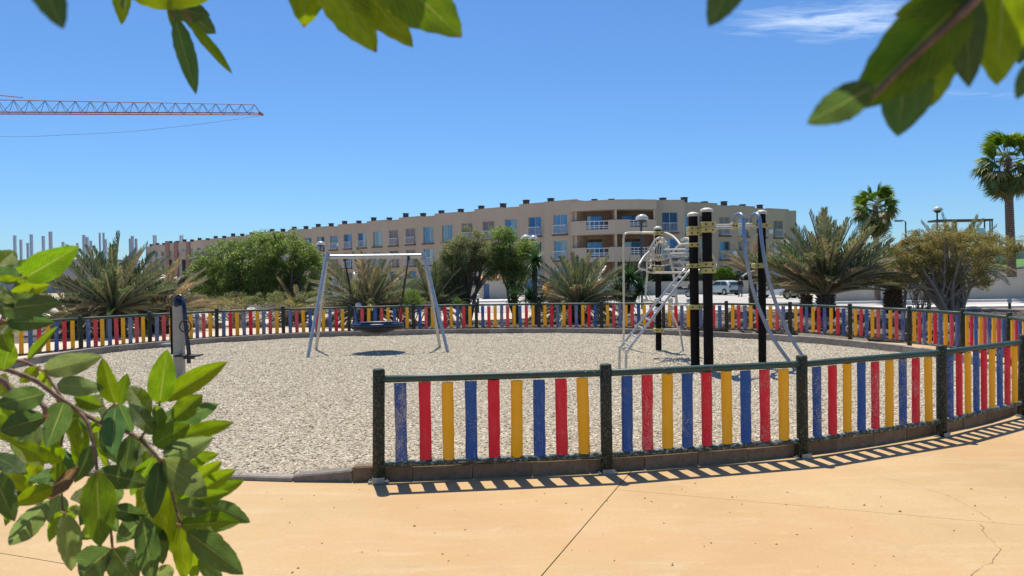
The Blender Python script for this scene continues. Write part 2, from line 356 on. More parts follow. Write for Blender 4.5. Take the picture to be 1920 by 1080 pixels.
M['bandglass'] = mat_plain('pale_glass_panel', (0.45, 0.58, 0.62), 0.2, 0.3, bump=0)
M['carwhite'] = mat_plain('white_car_paint', (0.70, 0.73, 0.76), 0.22, bump=0, var=0.02)
M['cargreen'] = mat_plain('silver_green_car_paint', (0.50, 0.57, 0.53), 0.25, 0.2, bump=0, var=0.02)
M['carglass'] = mat_plain('dark_car_glass', (0.03, 0.05, 0.07), 0.08, 0.3, bump=0)
M['darkplastic'] = mat_plain('dark_plastic', (0.02, 0.02, 0.022), 0.5)
M['tyre'] = mat_plain('tyre_rubber', (0.02, 0.02, 0.02), 0.85)
M['rim'] = mat_plain('alloy_rim', (0.45, 0.46, 0.47), 0.3, 0.8)
M['tail'] = mat_plain('red_lamp', (0.35, 0.02, 0.02), 0.3)
M['skin'] = mat_plain('skin', (0.45, 0.27, 0.19), 0.6)
M['jeans'] = mat_plain('grey_blue_cloth', (0.10, 0.13, 0.17), 0.9)
M['darkcloth'] = mat_plain('black_cloth', (0.015, 0.015, 0.018), 0.9)
M['yellowpl'] = mat_plain('orange_yellow_plastic', (0.70, 0.32, 0.03), 0.5)
# plants
def mat_leafy(name, cols, tr=0.35, rough=0.5, usecolor=False):
    t = NT(name); g = t.n('ShaderNodeNewGeometry')
    st = [(i/(len(cols)-1), c) for i, c in enumerate(cols)]
    c = t.ramp(g.outputs['Random Per Island'], st)
    if usecolor: c = t.mix(0.66, c, t.info('Color'))
    c = t.hsv(c, 0.5, 1.0, t.ramp(t.noise(t.coord('Object'), 1.7, 3), [(0.3, 0.8), (0.7, 1.25)]))
    t.P(color=c, rough=rough, spec=0.35); t.addtrans(t.hsv(c, 0.485, 1.15, 1.25), tr); return t.m
M['olive'] = mat_leafy('green_tree_leaves', [(0.09, 0.15, 0.035), (0.15, 0.235, 0.055), (0.22, 0.31, 0.09), (0.36, 0.42, 0.2)], 0.55)
M['dull'] = mat_leafy('dull_green_leaves', [(0.12, 0.155, 0.05), (0.18, 0.22, 0.08), (0.27, 0.29, 0.13), (0.34, 0.34, 0.2)], 0.45)
M['yolive'] = mat_leafy('yellowish_leaves', [(0.16, 0.16, 0.05), (0.28, 0.27, 0.08), (0.38, 0.36, 0.12), (0.38, 0.27, 0.14)], 0.45)
M['bright'] = mat_leafy('bright_hedge_leaves', [(0.09, 0.17, 0.02), (0.16, 0.27, 0.04)], 0.4)
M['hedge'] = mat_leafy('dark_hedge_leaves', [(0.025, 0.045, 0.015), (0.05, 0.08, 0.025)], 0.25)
M['frond'] = mat_leafy('palm_leaflets', [(0.07, 0.10, 0.04), (0.18, 0.20, 0.09), (0.55, 0.54, 0.38)], 0.3, 0.32, True)
M['fan'] = mat_leafy('fan_palm_blades', [(0.06, 0.11, 0.02), (0.12, 0.19, 0.04)], 0.35, 0.45, True)
M['yucca'] = mat_leafy('yucca_blades', [(0.03, 0.07, 0.02), (0.06, 0.12, 0.03)], 0.2, 0.4, True)
M['grass'] = mat_leafy('lawn', [(0.10, 0.24, 0.02), (0.16, 0.34, 0.03)], 0.3)
M['rachis'] = mat_plain('palm_rachis', (0.40, 0.36, 0.22), 0.6, bump=0)
t = NT('bark'); v = t.coord('Object'); c = t.ramp(t.noise(t.map(v, (1, 1, 0.3)), 12, 6, 0.7), [(0.3, (0.055, 0.042, 0.032)), (0.7, (0.20, 0.165, 0.13))]); t.P(color=c, rough=0.95, normal=t.bump(t.noise(t.map(v, (1, 1, 0.25)), 20, 5), 0.7, 0.03)); M['bark'] = t.m
M['twigpale'] = mat_plain('pale_twig', (0.30, 0.26, 0.21), 0.9)
t = NT('palm_trunk'); v = t.coord('Object'); c = t.ramp(t.noise(v, 9, 6, 0.7), [(0.3, (0.07, 0.05, 0.038)), (0.7, (0.24, 0.175, 0.125))]); t.P(color=c, rough=0.95, normal=t.bump(t.noise(v, 14, 5), 0.6, 0.04)); M['ptrunk'] = t.m
# near leaves
t = NT('large_leaf'); uv = t.coord('UV'); sp = t.n('ShaderNodeSeparateXYZ'); t.l(uv, sp.inputs[0]); inf = t.n('ShaderNodeObjectInfo')
au = t.math('ABSOLUTE', t.math('SUBTRACT', sp.outputs[0], 0.5)); vq = sp.outputs[1]
ph = t.math('SUBTRACT', t.math('MULTIPLY', vq, 13.0), t.math('MULTIPLY', au, 9.0))
ph = t.math('ADD', ph, t.math('MULTIPLY', t.noise(uv, 5, 2), 0.6))
fr = t.math('ABSOLUTE', t.math('SUBTRACT', t.math('FRACT', ph), 0.5))
side = t.math('MULTIPLY', t.math('SUBTRACT', fr, 0.43), 14.0, True)
mid = t.math('SUBTRACT', 1.0, t.math('DIVIDE', au, t.math('ADD', 0.010, t.math('MULTIPLY', t.math('SUBTRACT', 1.0, vq), 0.020))), True)
mid = t.math('MULTIPLY', mid, 2.2, True)
vein = t.math('MAXIMUM', mid, t.math('MULTIPLY', side, 0.45))
col = inf.outputs['Color']
blot = t.noise(t.coord('Object'), 3.2, 5, 0.6)
c = t.hsv(col, t.ramp(blot, [(0.3, 0.485), (0.7, 0.515)]), 1.0, t.ramp(t.noise(t.coord('Object'), 8, 5), [(0.3, 0.8), (0.7, 1.2)]))
c = t.mix(vein, c, t.mix(0.55, c, (0.34, 0.42, 0.16)))
tipm = t.math('MULTIPLY', t.math('SUBTRACT', vq, 0.95), 22.0, True)
c = t.mix(t.math('MULTIPLY', tipm, inf.outputs['Alpha']), c, (0.16, 0.03, 0.03))
spots = t.ramp(t.voro(t.coord('Object'), 7), [(0.035, 0.6), (0.07, 0.0)])
c = t.mix(spots, c, (0.16, 0.10, 0.04))
edge = t.math('MULTIPLY', t.math('SUBTRACT', au, 0.47), 20.0, True)
t.P(color=c, rough=t.ramp(t.noise(t.coord('Object'), 6, 4), [(0.3, 0.38), (0.7, 0.58)]), spec=0.55, normal=t.bump(t.math('ADD', t.math('ADD', t.math('MULTIPLY', vein, -1.0), t.math('MULTIPLY', fr, 0.9)), t.math('MULTIPLY', t.noise(t.coord('Object'), 30, 3), 0.4)), 0.75, 0.02))
trc = t.hsv(t.mix(t.math('MULTIPLY', vein, 0.6), t.hsv(c, 0.475, 1.15, 2.6), (0.45, 0.50, 0.08)), 0.5, 1.0, 1.0)
t.addtrans(trc, 0.42); M['leaf'] = t.m
t = NT('twig_bark'); v = t.coord('Object'); t.P(color=t.ramp(t.noise(v, 60, 5), [(0.3, (0.10, 0.055, 0.035)), (0.7, (0.26, 0.16, 0.10))]), rough=0.8, normal=t.bump(t.noise(v, 150, 4), 0.4, 0.002)); M['twig'] = t.m
M['redtwig'] = mat_plain('reddish_petiole', (0.34, 0.14, 0.07), 0.6, bump=0)

# ------------------------------------------------------------------ ground
FARP = [(151, 593, 17.8), (280, 586, 19.4), (405.7, 581.4, 20.9), (531, 575.6, 21.9), (654, 574, 22.6), (775, 570.4, 23.15), (893, 567.5, 23.4), (1010.5, 567, 23.3), (1127.6, 565.7, 22.95), (1244, 565.7, 22.3), (1362, 566.3, 21.4), (1481, 567, 20.2), (1593.7, 571.5, 18.4), (1704.7, 577.4, 16.6), (1805.5, 582, 15.0), (1891.6, 589, 13.4)]
NEARP = [(710, 905), (1138, 887), (1505, 858), (1766, 818), (1917, 780)]
near_posts = [gp(x, y) for x, y in NEARP]
far_posts = []
for x, y, Y in FARP:
    p = at(x, y+4, Y); far_posts.append(Vector((p.x, p.y, 0)))
right_posts = [Vector((7.38, 10.1, 0)), Vector((8.40, 11.65, 0))]
left_posts = [Vector((-11.35, 9.9, 0)), Vector((-11.6, 11.85, 0)), Vector((-11.5, 13.8, 0)), Vector((-11.05, 15.85, 0))]
RING = near_posts + right_posts + far_posts[::-1] + left_posts[::-1]     # anticlockwise from the entrance post

def grid_sheet(name, x0, x1, y0, y1, nx, ny, mat, zf, parent=None, kind='structure'):
    vs = []; fs = []
    for j in range(ny+1):
        for i in range(nx+1):
            x = x0+(x1-x0)*i/nx; y = y0+(y1-y0)*j/ny; vs.append((x, y, zf(x, y)))
    for j in range(ny):
        for i in range(nx):
            a = j*(nx+1)+i; fs.append((a, a+1, a+nx+2, a+nx+1))
    return link(name, mesh_of(name, vs, fs, [mat], smooth=True), parent, kind=kind)
# one sheet out to the horizon, finer near the playground
xs = sorted(set([-1500, -600, -300, -160, -90] + [x for x in range(-60, 61, 2)] + [90, 160, 300, 600, 1500]))
ys = sorted(set([-300, -100, -40, -20] + [y for y in range(-10, 60, 1)] + [70, 90, 130, 200, 350, 700, 2500]))
vs = [(x, y, gz(x, y) + (noise.noise(Vector((x*.35, y*.35, 0)))*0.05*sstep(24, 27, y)*(1-sstep(33, 37, y)))) for y in ys for x in xs]
nx = len(xs); fs = [(j*nx+i, j*nx+i+1, (j+1)*nx+i+1, (j+1)*nx+i) for j in range(len(ys)-1) for i in range(nx-1)]
link('ground', mesh_of('ground', vs, fs, [M['soil']], smooth=True), kind='structure')

# paved plaza: slabs cut by joints
def clip(poly, a, b, off, keep):
    """keep the part of poly left (keep=1) or right (keep=-1) of line a->b, moved off by off"""
    d = (b-a).normalized(); nrm = Vector((-d.y, d.x))*keep; out = []
    sd = [(p-a).dot(nrm)-off for p in poly]
    for i, p in enumerate(poly):
        q = poly[(i+1) % len(poly)]; s, u = sd[i], sd[(i+1) % len(poly)]
        if s >= 0: out.append(p)
        if (s >= 0) != (u >= 0): out.append(p+(q-p)*(s/(s-u)))
    return out
def V2(v): return Vector((v.x, v.y))
outer = [Vector((-22, -5)), Vector((22, -5)), Vector((22, 9)), Vector((12.2, 11)), Vector((10.9, 13.5)), Vector((10.2, 16)), Vector((9.3, 18.0)), Vector((8.0, 19.9))]
outer += [V2(p)+V2(p-Vector((0, 15.5, 0))).normalized()*0.12 for p in far_posts[::-1][4:]]
outer += [Vector((-11.4, 17.9)), Vector((-14, 19.5)), Vector((-22, 19.5))]
A1, A2 = V2(gp(1165, 905)), V2(gp(1015, 1080)); B1, B2 = V2(gp(1180, 920)), V2(gp(1920, 985)); C1, C2 = V2(gp(0, 1037)), V2(gp(163, 1064))
plaza = empty('pavement'); plaza['kind'] = 'structure'
left_part = clip(outer, A1, A2, 0.004, -1); right_part = clip(outer, A1, A2, 0.004, 1)
if (sum(p.x for p in left_part)/len(left_part)) > (sum(p.x for p in right_part)/len(right_part)): left_part, right_part = right_part, left_part
pieces = [clip(left_part, C1, C2, 0.0035, 1), clip(left_part, C1, C2, 0.0035, -1), clip(right_part, B1, B2, 0.0022, 1), clip(right_part, B1, B2, 0.0022, -1)]
for poly in pieces:
    n = len(poly); vs = [(p.x, p.y, 0) for p in poly]+[(p.x, p.y, -0.02) for p in poly]
    fs = [tuple(range(n))]+[(i, n+i, n+(i+1) % n, (i+1) % n) for i in range(n)]
    link('concrete_slab', mesh_of('concrete_slab', vs, fs, [M['pave']]), plaza)
n = len(outer); link('joint_bed', mesh_of('joint_bed', [(p.x, p.y, -0.012) for p in outer], [tuple(range(n))], [M['joint']]), plaza)
def crack(pts, wid, jit):
    P = [gp(x, y) for x, y in pts]; Q = []
    for a, b in zip(P, P[1:]):
        k = max(3, int((b-a).length/0.05))
        for i in range(k): Q.append(a+(b-a)*(i/k)+Vector((random.gauss(0, jit), random.gauss(0, jit), 0)))
    Q.append(P[-1]); b = MB(); vs = []; fs = []
    for i, q in enumerate(Q):
        d = (Q[min(i+1, len(Q)-1)]-Q[max(i-1, 0)]).normalized(); s_ = Vector((-d.y, d.x, 0))*wid*random.uniform(0.2, 1)
        vs += [q+s_+Vector((0, 0, .004)), q-s_+Vector((0, 0, .004))]
        if i: fs.append((2*i-2, 2*i-1, 2*i+1, 2*i))
    link('crack', mesh_of('crack', vs, fs, [M['crack']]), plaza)
crack([(1840, 984), (1846, 1000), (1862, 1018), (1873, 1035), (1858, 1056), (1820, 1080)], 0.0019, 0.009)
crack([(1866, 980), (1840, 962), (1780, 930), (1700, 905), (1585, 880)], 0.0014, 0.006)

# crumbs of gravel and dry leaf bits blown over the slabs
lb = MB(); rl = random.Random(77)
for k in range(90):
    p = gp(rl.uniform(420, 1950), rl.uniform(905, 1120) if rl.random() < .7 else rl.uniform(890, 960), 0.0015)
    if p.y > 6.1 and p.x > -1.2: p.y -= rl.uniform(.6, 2)
    r1 = rl.uniform(.003, .009) if rl.random() < .85 else rl.uniform(.009, .016); a0 = rl.uniform(0, 6.28)
    ring = [p+Vector((r1*math.cos(a0+i*PI/2.5)*rl.uniform(.6, 1.2), r1*math.sin(a0+i*PI/2.5)*rl.uniform(.4, .9), 0)) for i in range(5)]; tip = p+Vector((0, 0, r1*.7))
    lb.add(ring+[tip], [(i, (i+1) % 5, 5) for i in range(5)])
lb.build('litter', M['crack'], kind='stuff')

# path running off behind the fence, left, coloured to look overexposed
def sheet(name, poly, mat, dz, parent=None, kind='structure', sub=0.0):
    bm = bmesh.new(); vs = [bm.verts.new((p.x, p.y, 0)) for p in poly]; bm.faces.new(vs)
    bmesh.ops.triangulate(bm, faces=bm.faces[:])
    if sub:
        bmesh.ops.subdivide_edges(bm, edges=bm.edges[:], cuts=int(sub), use_grid_fill=True)
    for v_ in bm.verts: v_.co.z = gz(v_.co.x, v_.co.y)+dz
    me = bpy.data.meshes.new(name); bm.to_mesh(me); bm.free(); me.materials.append(mat)
    return link(name, me, parent, kind=kind)
tops = [(-60, 650), (80, 646), (150, 640), (280, 624), (330, 613), (400, 605), (480, 600), (600, 595), (775, 591), (1000, 587), (1150, 584), (1230, 583)]
bots = [(1230, 590), (1150, 593), (1000, 598), (893, 602), (775, 604), (700, 609)]
vs = []; fs = []
botL = [V2(p)+V2(p-Vector((0, 15.5, 0))).normalized()*0.22 for p in [left_posts[3]]+far_posts[:5]]
T = [gpg(x, y) for x, y in tops]
Bt = [Vector((p.x, p.y, 0)) for p in botL]+[gpg(x, y) for x, y in bots[::-1]]
def resample(P, k):
    L = [0]
    for a, b in zip(P, P[1:]): L.append(L[-1]+(b-a).length)
    out = []
    for i in range(k+1):
        s_ = L[-1]*i/k; j = max(jj for jj in range(len(L)) if L[jj] <= s_+1e-9); j = min(j, len(P)-2)
        out.append(P[j]+(P[j+1]-P[j])*((s_-L[j])/(L[j+1]-L[j])))
    return out
T = resample(T, 40); Bt = resample(Bt, 40); K = 8
for i in range(41):
    for j in range(K+1):
        p = Bt[i].lerp(T[i], j/K); vs.append((p.x, p.y, max(gz(p.x, p.y)+0.045+noise.noise(Vector((p.x*.35, p.y*.35, 0)))*0.05*sstep(24, 27, p.y)*(1-sstep(33, 37, p.y)), 0.004 if p.y < 24.5 else -1)))
for i in range(40):
    for j in range(K): a = i*(K+1)+j; fs.append((a, a+K+1, a+K+2, a+1))
link('path', mesh_of('path', vs, fs, [M['path']], smooth=True), kind='structure')

# car park and kerbs far right
RZ = -0.32
def flat(name, pts, mat, z):
    P = [gp(x, y, z) for x, y in pts]; return link(name, mesh_of(name, [(p.x, p.y, z) for p in P], [tuple(range(len(P)))], [mat]), kind='structure')
link('road', mesh_of('road', [(-60, 44, RZ+.01), (80, 44, RZ+.01), (80, 79, RZ+.01), (-60, 79, RZ+.01)], [(0, 1, 2, 3)], [M['road']]), kind='structure')
b = MB(); b.box((9.5, 41.0, RZ-.1), (70, 43.2, RZ+.10)); b.build('pale_pavement_strip', M['strip'], kind='structure')
b = MB(); b.box((17.5, 49.2, RZ-.1), (70, 49.7, RZ+.16)); b.build('kerb_line', M['strip'], kind='structure')
b = MB(); b.box((-14, 62, RZ-.1), (8.0, 66, RZ+.14)); b.build('pale_kerb', M['strip'], kind='structure')

# ------------------------------------------------------------------ playground: kerb ring, gravel
kc = [(-4.35, 6.78), (-2.35, 6.42), (near_posts[0].x, near_posts[0].y+.10), (near_posts[1].x-.02, near_posts[1].y+.10), (near_posts[2].x-.05, near_posts[2].y+.12), (near_posts[3].x-.07, near_posts[3].y+.14), (near_posts[4].x-.1, near_posts[4].y+.14), (7.15, 10.4), (8.0, 12.2), (8.3, 13.9), (8.05, 15.7), (7.0, 18.2), (4.5, 20.7), (2.3, 21.9), (0, 22.4), (-3, 22.35), (-6.3, 21.6), (-8.3, 20.0), (-9.75, 17.9), (-10.0, 15.2), (-9.7, 12.2), (-8.6, 9.6), (-6.6, 7.7)]
loop = spline([Vector((x, y, 0)) for x, y in kc], 24, True)
L = [0]
for a, b in zip(loop, loop[1:]+loop[:1]): L.append(L[-1]+(b-a).length)
nst = int(L[-1]/0.5); step = L[-1]/nst
def loop_at(s_):
    s_ %= L[-1]
    import bisect
    j = bisect.bisect_right(L, s_)-1; a = loop[j % len(loop)]; b = loop[(j+1) % len(loop)]
    return a+(b-a)*((s_-L[j])/max(1e-9, L[j+1]-L[j]))
kerb = empty('playground_kerb'); kerb['kind'] = 'structure'
b = MB(); h_, w_, l_ = 0.30, 0.06, step/2-0.0015; bv = .012
b.add([(-l_, -w_, -h_), (l_, -w_, -h_), (l_, w_, -h_), (-l_, w_, -h_), (-l_, -w_, -bv), (l_, -w_, -bv), (l_, w_, -bv), (-l_, w_, -bv), (-l_+bv, -w_+bv, 0), (l_-bv, -w_+bv, 0), (l_-bv, w_-bv, 0), (-l_+bv, w_-bv, 0)],
      [(0, 1, 5, 4), (1, 2, 6, 5), (2, 3, 7, 6), (3, 0, 4, 7), (4, 5, 9, 8), (5, 6, 10, 9), (6, 7, 11, 10), (7, 4, 8, 11), (8, 9, 10, 11)])
kme = mesh_of('kerb_stone', b.v, b.f, [M['kerb']])
for i in range(nst):
    s_ = (i+.5)*step; p = loop_at(s_); q = loop_at(s_+.1)-loop_at(s_-.1)
    zt = 0.125
    if p.x < -1.0 and p.y < 9: zt = max(0.04, 0.125-0.085*(-1.15-p.x)/0.95)
    if p.y > 13: zt = 0.19
    link('kerb_stone', kme, kerb, loc=(p.x, p.y, zt+random.uniform(-.004, .004)), rot=(random.gauss(0, .012), random.gauss(0, .006)-(0.088 if p.y < 9 and -2.1 < p.x < -1.15 else 0), math.atan2(q.y, q.x)+random.gauss(0, .008)), color=((.78, .60, .42, 1) if p.y < 9.4 and p.x > -1.6 else (1.15, 1.12, 1.08, 1) if p.y < 19 and p.x > 3 else (.85, .82, .8, 1)))
# gravel surface, fine enough to be uneven
cen = Vector((-0.8, 14.6, 0)); vs = []; fs = []; NR, NA = 60, 160
bd = [loop_at(L[-1]*k/NA) for k in range(NA)]
def gravel_z(x, y):
    hol = -0.035*math.exp(-((x+3.1)**2/1.2+(y-17.2)**2/.5))-0.02*math.exp(-((x-2.2)**2+(y-13.2)**2)/.4)
    return 0.035+hol+noise.noise(Vector((x*.7, y*.7, 3)))*0.028+noise.noise(Vector((x*2.6, y*2.6, 9)))*0.016
for i in range(NR+1):
    for k in range(NA):
        p = cen.lerp(bd[k], i/NR*0.996); z = gravel_z(p.x, p.y)
        if p.x < -1.2 and p.y < 9: z = min(z, 0.025+.03*(1-i/NR))
        vs.append((p.x, p.y, z))
for i in range(NR):
    for k in range(NA): fs.append((i*NA+k, (i+1)*NA+k, (i+1)*NA+(k+1) % NA, i*NA+(k+1) % NA))
gme = mesh_of('gravel_surface', vs, fs, [M['gravel']], smooth=True)
gsurf = link('gravel_surface', gme, kind='structure')
# pebbles
pebs = []
for k in range(3):
    bm = bmesh.new(); bmesh.ops.create_icosphere(bm, subdivisions=1, radius=1.0)
    for v_ in bm.verts:
        v_.co *= random.uniform(0.75, 1.2); v_.co.z *= 0.62; v_.co.x *= 1.15
    me = bpy.data.meshes.new('pebble'); bm.to_mesh(me); bm.free(); me.materials.append(M['pebble']); pebs.append(me)
def scatter(name, meshes, surf_me, density, smin, smax, seed, kind='stuff'):
    """loose stones spread over a surface with geometry nodes"""
    o = link(name, surf_me, kind=kind)
    ng = bpy.data.node_groups.new(name, 'GeometryNodeTree')
    ng.interface.new_socket('Geometry', in_out='INPUT', socket_type='NodeSocketGeometry'); ng.interface.new_socket('Geometry', in_out='OUTPUT', socket_type='NodeSocketGeometry')
    N_ = ng.nodes; I = N_.new('NodeGroupInput'); O = N_.new('NodeGroupOutput'); J = N_.new('GeometryNodeJoinGeometry')
    for k, me in enumerate(meshes):
        d = N_.new('GeometryNodeDistributePointsOnFaces'); d.distribute_method = 'RANDOM'; d.inputs['Density'].default_value = density/len(meshes); d.inputs['Seed'].default_value = seed+k
        src = bpy.data.objects.new('pebble_source', me)     # data only, not linked to the scene
        oi = N_.new('GeometryNodeObjectInfo'); oi.inputs['Object'].default_value = src
        ip = N_.new('GeometryNodeInstanceOnPoints')
        rv = N_.new('FunctionNodeRandomValue'); rv.data_type = 'FLOAT_VECTOR'; rv.inputs[0].default_value = (0, 0, 0); rv.inputs[1].default_value = (0.9, 0.9, 6.28); rv.inputs['Seed'].default_value = 5+k
        rs = N_.new('FunctionNodeRandomValue'); rs.data_type = 'FLOAT'; rs.inputs[2].default_value = smin; rs.inputs[3].default_value = smax; rs.inputs['Seed'].default_value = 50+k
        ng.links.new(I.outputs[0], d.inputs['Mesh']); ng.links.new(d.outputs['Points'], ip.inputs['Points']); ng.links.new(oi.outputs['Geometry'], ip.inputs['Instance'])
        ng.links.new(rv.outputs[0], ip.inputs['Rotation']); ng.links.new(rs.outputs[1], ip.inputs['Scale']); ng.links.new(ip.outputs[0], J.inputs[0])
    ng.links.new(J.outputs[0], O.inputs[0])
    md = o.modifiers.new('scatter', 'NODES'); md.node_group = ng; return o
scatter('gravel', pebs, gme, 760, 0.007, 0.020, 3)

# ------------------------------------------------------------------ fence
fence = tag(empty('playground_fence', (0, 0, 0)), 'ring fence of blue, red and yellow timber slats round the gravel playground', 'fence')
def lathe_mesh(name, prof, n, mats):
    b = MB(); b.lathe(prof, n); me = mesh_of(name, b.v, b.f, mats)
    me.polygons.foreach_set('use_smooth', [len(p.vertices) == 4 for p in me.polygons]); return me
post_me = lathe_mesh('post', [(0.050, -0.02), (0.051, 0.3), (0.050, 0.6), (0.051, 0.938), (0.044, 0.95)], 18, [M['post']])
pb = MB(); pb.box((-.085, -.045, 0), (-.052, .045, .012)).box((.052, -.045, 0), (.085, .045, .012)).box((-.052, -.06, 0), (.052, -.052, .05)).lathe([(.008, .012), (.008, .024)], 6, 0, (-.07, 0, 0)).lathe([(.008, .012), (.008, .024)], 6, 0, (.07, 0, 0))
plate_me = mesh_of('base_plate', pb.v, pb.f, [M['steel']])
slat_mes = []
for k in range(4):
    prof = [(-.05, .012), (-.05, -.002), (-.036, -.016), (-.014, -.024), (.014, -.024), (.036, -.016), (.05, -.002), (.05, .012)]
    vs = []; NZ = 6; n = len(prof)
    for j in range(NZ+1):
        z = j/NZ*0.655; wx = 1+random.uniform(-.035, .035)+(0.02*math.sin(j*1.3+k)); ox = random.uniform(-.0018, .0018)
        for x, y in prof: vs.append((x*wx+ox, y, z))
    fs = [(j*n+i, j*n+(i+1) % n, (j+1)*n+(i+1) % n, (j+1)*n+i) for j in range(NZ) for i in range(n)]
    fs += [tuple(range(n))[::-1], tuple(NZ*n+i for i in range(n))]
    slat_mes.append(mesh_of('slat', vs, fs, [M['slat']]))
rb = MB(); rb.tube([(0, 0, 0), (.25, 0, 0), (.5, 0, 0), (.75, 0, 0), (1, 0, 0)], [.031, .0305, .0315, .031, .0305], 14); rail_me = mesh_of('top_rail', rb.v, rb.f, [M['rail']], smooth=True)
rb = MB(); rb.tube([(0, 0, 0), (.5, 0, 0), (1, 0, 0)], .028, 12); lrail_me = mesh_of('bottom_rail', rb.v, rb.f, [M['lowrail']], smooth=True)
BLUE, RED, YEL = (0.018, 0.095, 0.34), (0.74, 0.010, 0.030), (0.92, 0.46, 0.003)
NP = len(RING)
def paint(which, far):
    c = {'b': BLUE, 'r': RED, 'y': YEL}[which]
    wr = {'b': random.uniform(.5, .9), 'r': random.uniform(.15, .75), 'y': random.uniform(0, .3)}[which]
    if far:
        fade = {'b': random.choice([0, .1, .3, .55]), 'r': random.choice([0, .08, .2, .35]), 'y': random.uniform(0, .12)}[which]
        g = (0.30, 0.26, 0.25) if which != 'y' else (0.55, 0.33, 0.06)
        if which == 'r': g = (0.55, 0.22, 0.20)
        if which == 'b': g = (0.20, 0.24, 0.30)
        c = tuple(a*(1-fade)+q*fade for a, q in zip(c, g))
    return (*c, wr)
LBL = {'b': 'blue slat with peeling paint', 'r': 'red slat', 'y': 'yellow slat'}
for i, p in enumerate(RING):
    q = RING[i+1] if i < NP-1 else None
    d = (RING[min(i+1, NP-1)]-RING[max(i-1, 0)]); a = math.atan2(d.y, d.x)
    po = link('post', post_me, fence, loc=(p.x, p.y, random.uniform(-.006, .006)), rot=(random.gauss(0, .008), random.gauss(0, .008), a))
    link('base_plate', plate_me, po)
    if q is None: break
    e = q-p; Ld = e.length; u = e/Ld; a = math.atan2(e.y, e.x)
    zt = 0.868; zb = 0.155
    link('top_rail', rail_me, fence, loc=(p.x+u.x*.045, p.y+u.y*.045, zt), rot=(random.uniform(0, 6), 0, a), scale=(Ld-.09, 1, 1))
    link('bottom_rail', lrail_me, fence, loc=(p.x+u.x*.045, p.y+u.y*.045, zb), rot=(random.uniform(0, 6), 0, a), scale=(Ld-.09, 1, 1))
    far = i >= len(near_posts)-1
    # seen from the playground's centre or from the camera, the far side runs the other way round
    mid = (p+q)/2
    if not far: order = 'bry'
    elif mid.x > 0.9: order = 'bry'
    else: order = 'yrb'
    for k in range(9):
        s_ = Ld*(k+1)/10+random.gauss(0, .004); which = order[k % 3]
        flip = PI if (far and mid.y > 12) else 0
        x, y = p.x+u.x*s_, p.y+u.y*s_
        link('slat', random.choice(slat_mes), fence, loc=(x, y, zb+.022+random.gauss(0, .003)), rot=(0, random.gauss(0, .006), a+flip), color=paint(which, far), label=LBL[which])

# ------------------------------------------------------------------ basket swing
sw = tag(empty('basket_swing_frame', (-3.2, 17.4, 0)), 'grey steel A-frame swing with a round nest seat on the gravel', 'swing')
inv = Matrix.Translation((3.2, -17.4, 0))
def sp_(name, pts, r, mat, parent, inv_, n=10, smooth=True, tap=None):
    b = MB(); b.tube([inv_ @ Vector(p) for p in pts], r if tap is None else tap, n); return b.build(name, mat, parent, smooth=smooth)
tl, tr_ = at(614.5, 470, 17.3), at(794, 470, 17.6)
fl, bl_, fr_, br_ = gp(576, 671.6, .03), gp(592, 657, .03), gp(841, 663, .03), gp(825.5, 651, .03)
for f, tp in ((fl, tl), (bl_, tl), (fr_, tr_), (br_, tr_)):
    sp_('leg', [f-Vector((0, 0, .05)), tp+(f-tp)*0.02+Vector((0, .03 if f in (bl_, br_) else -.03, 0))], .038, M['galv'], sw, inv)
bz = at(700, 481, 17.45).z
sp_('crossbar', [Vector((tl.x+.03, tl.y, bz)), Vector((tr_.x-.03, tr_.y, bz))], .055, M['galv'], sw, inv, 14)
for tp in (tl, tr_):
    b = MB(); b.lathe([(.05, -.16), (.062, -.1), (.062, .0), (.03, .04)], 12, 0, inv @ Vector((tp.x, tp.y, bz+.06))); b.build('corner_bracket', M['steel'], sw, smooth=True)
sc = Vector((-3.14, 17.35, 0.66))
seat = MB(); RR = .57
seat.tube([inv @ (sc+Vector((RR*math.cos(a*PI/18), RR*math.sin(a*PI/18), 0))) for a in range(36)], .045, 10, closed=True)
so_ = seat.build('nest_seat', M['seatblue'], sw, smooth=True)
b = MB(); prof = []
rings = 6
bv_, bf_ = [], []
for i in range(rings+1):
    rr = RR*.97*(1-i/rings)+.02; z = -.05-.17*(1-((rr)/RR)**2)
    for k in range(28): a = 2*PI*k/28; bv_.append(inv @ (sc+Vector((rr*math.cos(a), rr*math.sin(a), z))))
for i in range(rings):
    for k in range(28): bf_.append((i*28+k, i*28+(k+1) % 28, (i+1)*28+(k+1) % 28, (i+1)*28+k))
b.add(bv_, bf_); mesh = b.build('seat_bowl', M['rubber'], so_, smooth=True)
b = MB(); b.tube([inv @ (sc+Vector((RR*1.0*math.cos(a*PI/18), RR*1.0*math.sin(a*PI/18), -.065))) for a in range(36)], .035, 8, closed=True); b.build('rubber_rim', M['rubber'], so_, smooth=True)
for sx, hx in ((-1, at(646, 484, 17.4).x), (1, at(766, 484, 17.4).x)):
    hang = Vector((hx, 17.4, bz-.05))
    for sy in (-1, 1):
        e = sc+Vector((sx*RR*.86, sy*RR*.45, .03)); kn = hang.lerp(e, .55); kn.y = hang.y+(e.y-hang.y)*.35
        sp_('rope', [hang, kn, e], .014, M['rope'], sw, inv, 6)
    b = MB(); b.lathe([(.03, -.06), (.035, 0), (.03, .05)], 8, 0, inv @ hang); b.build('hanger', M['darkplastic'], sw)

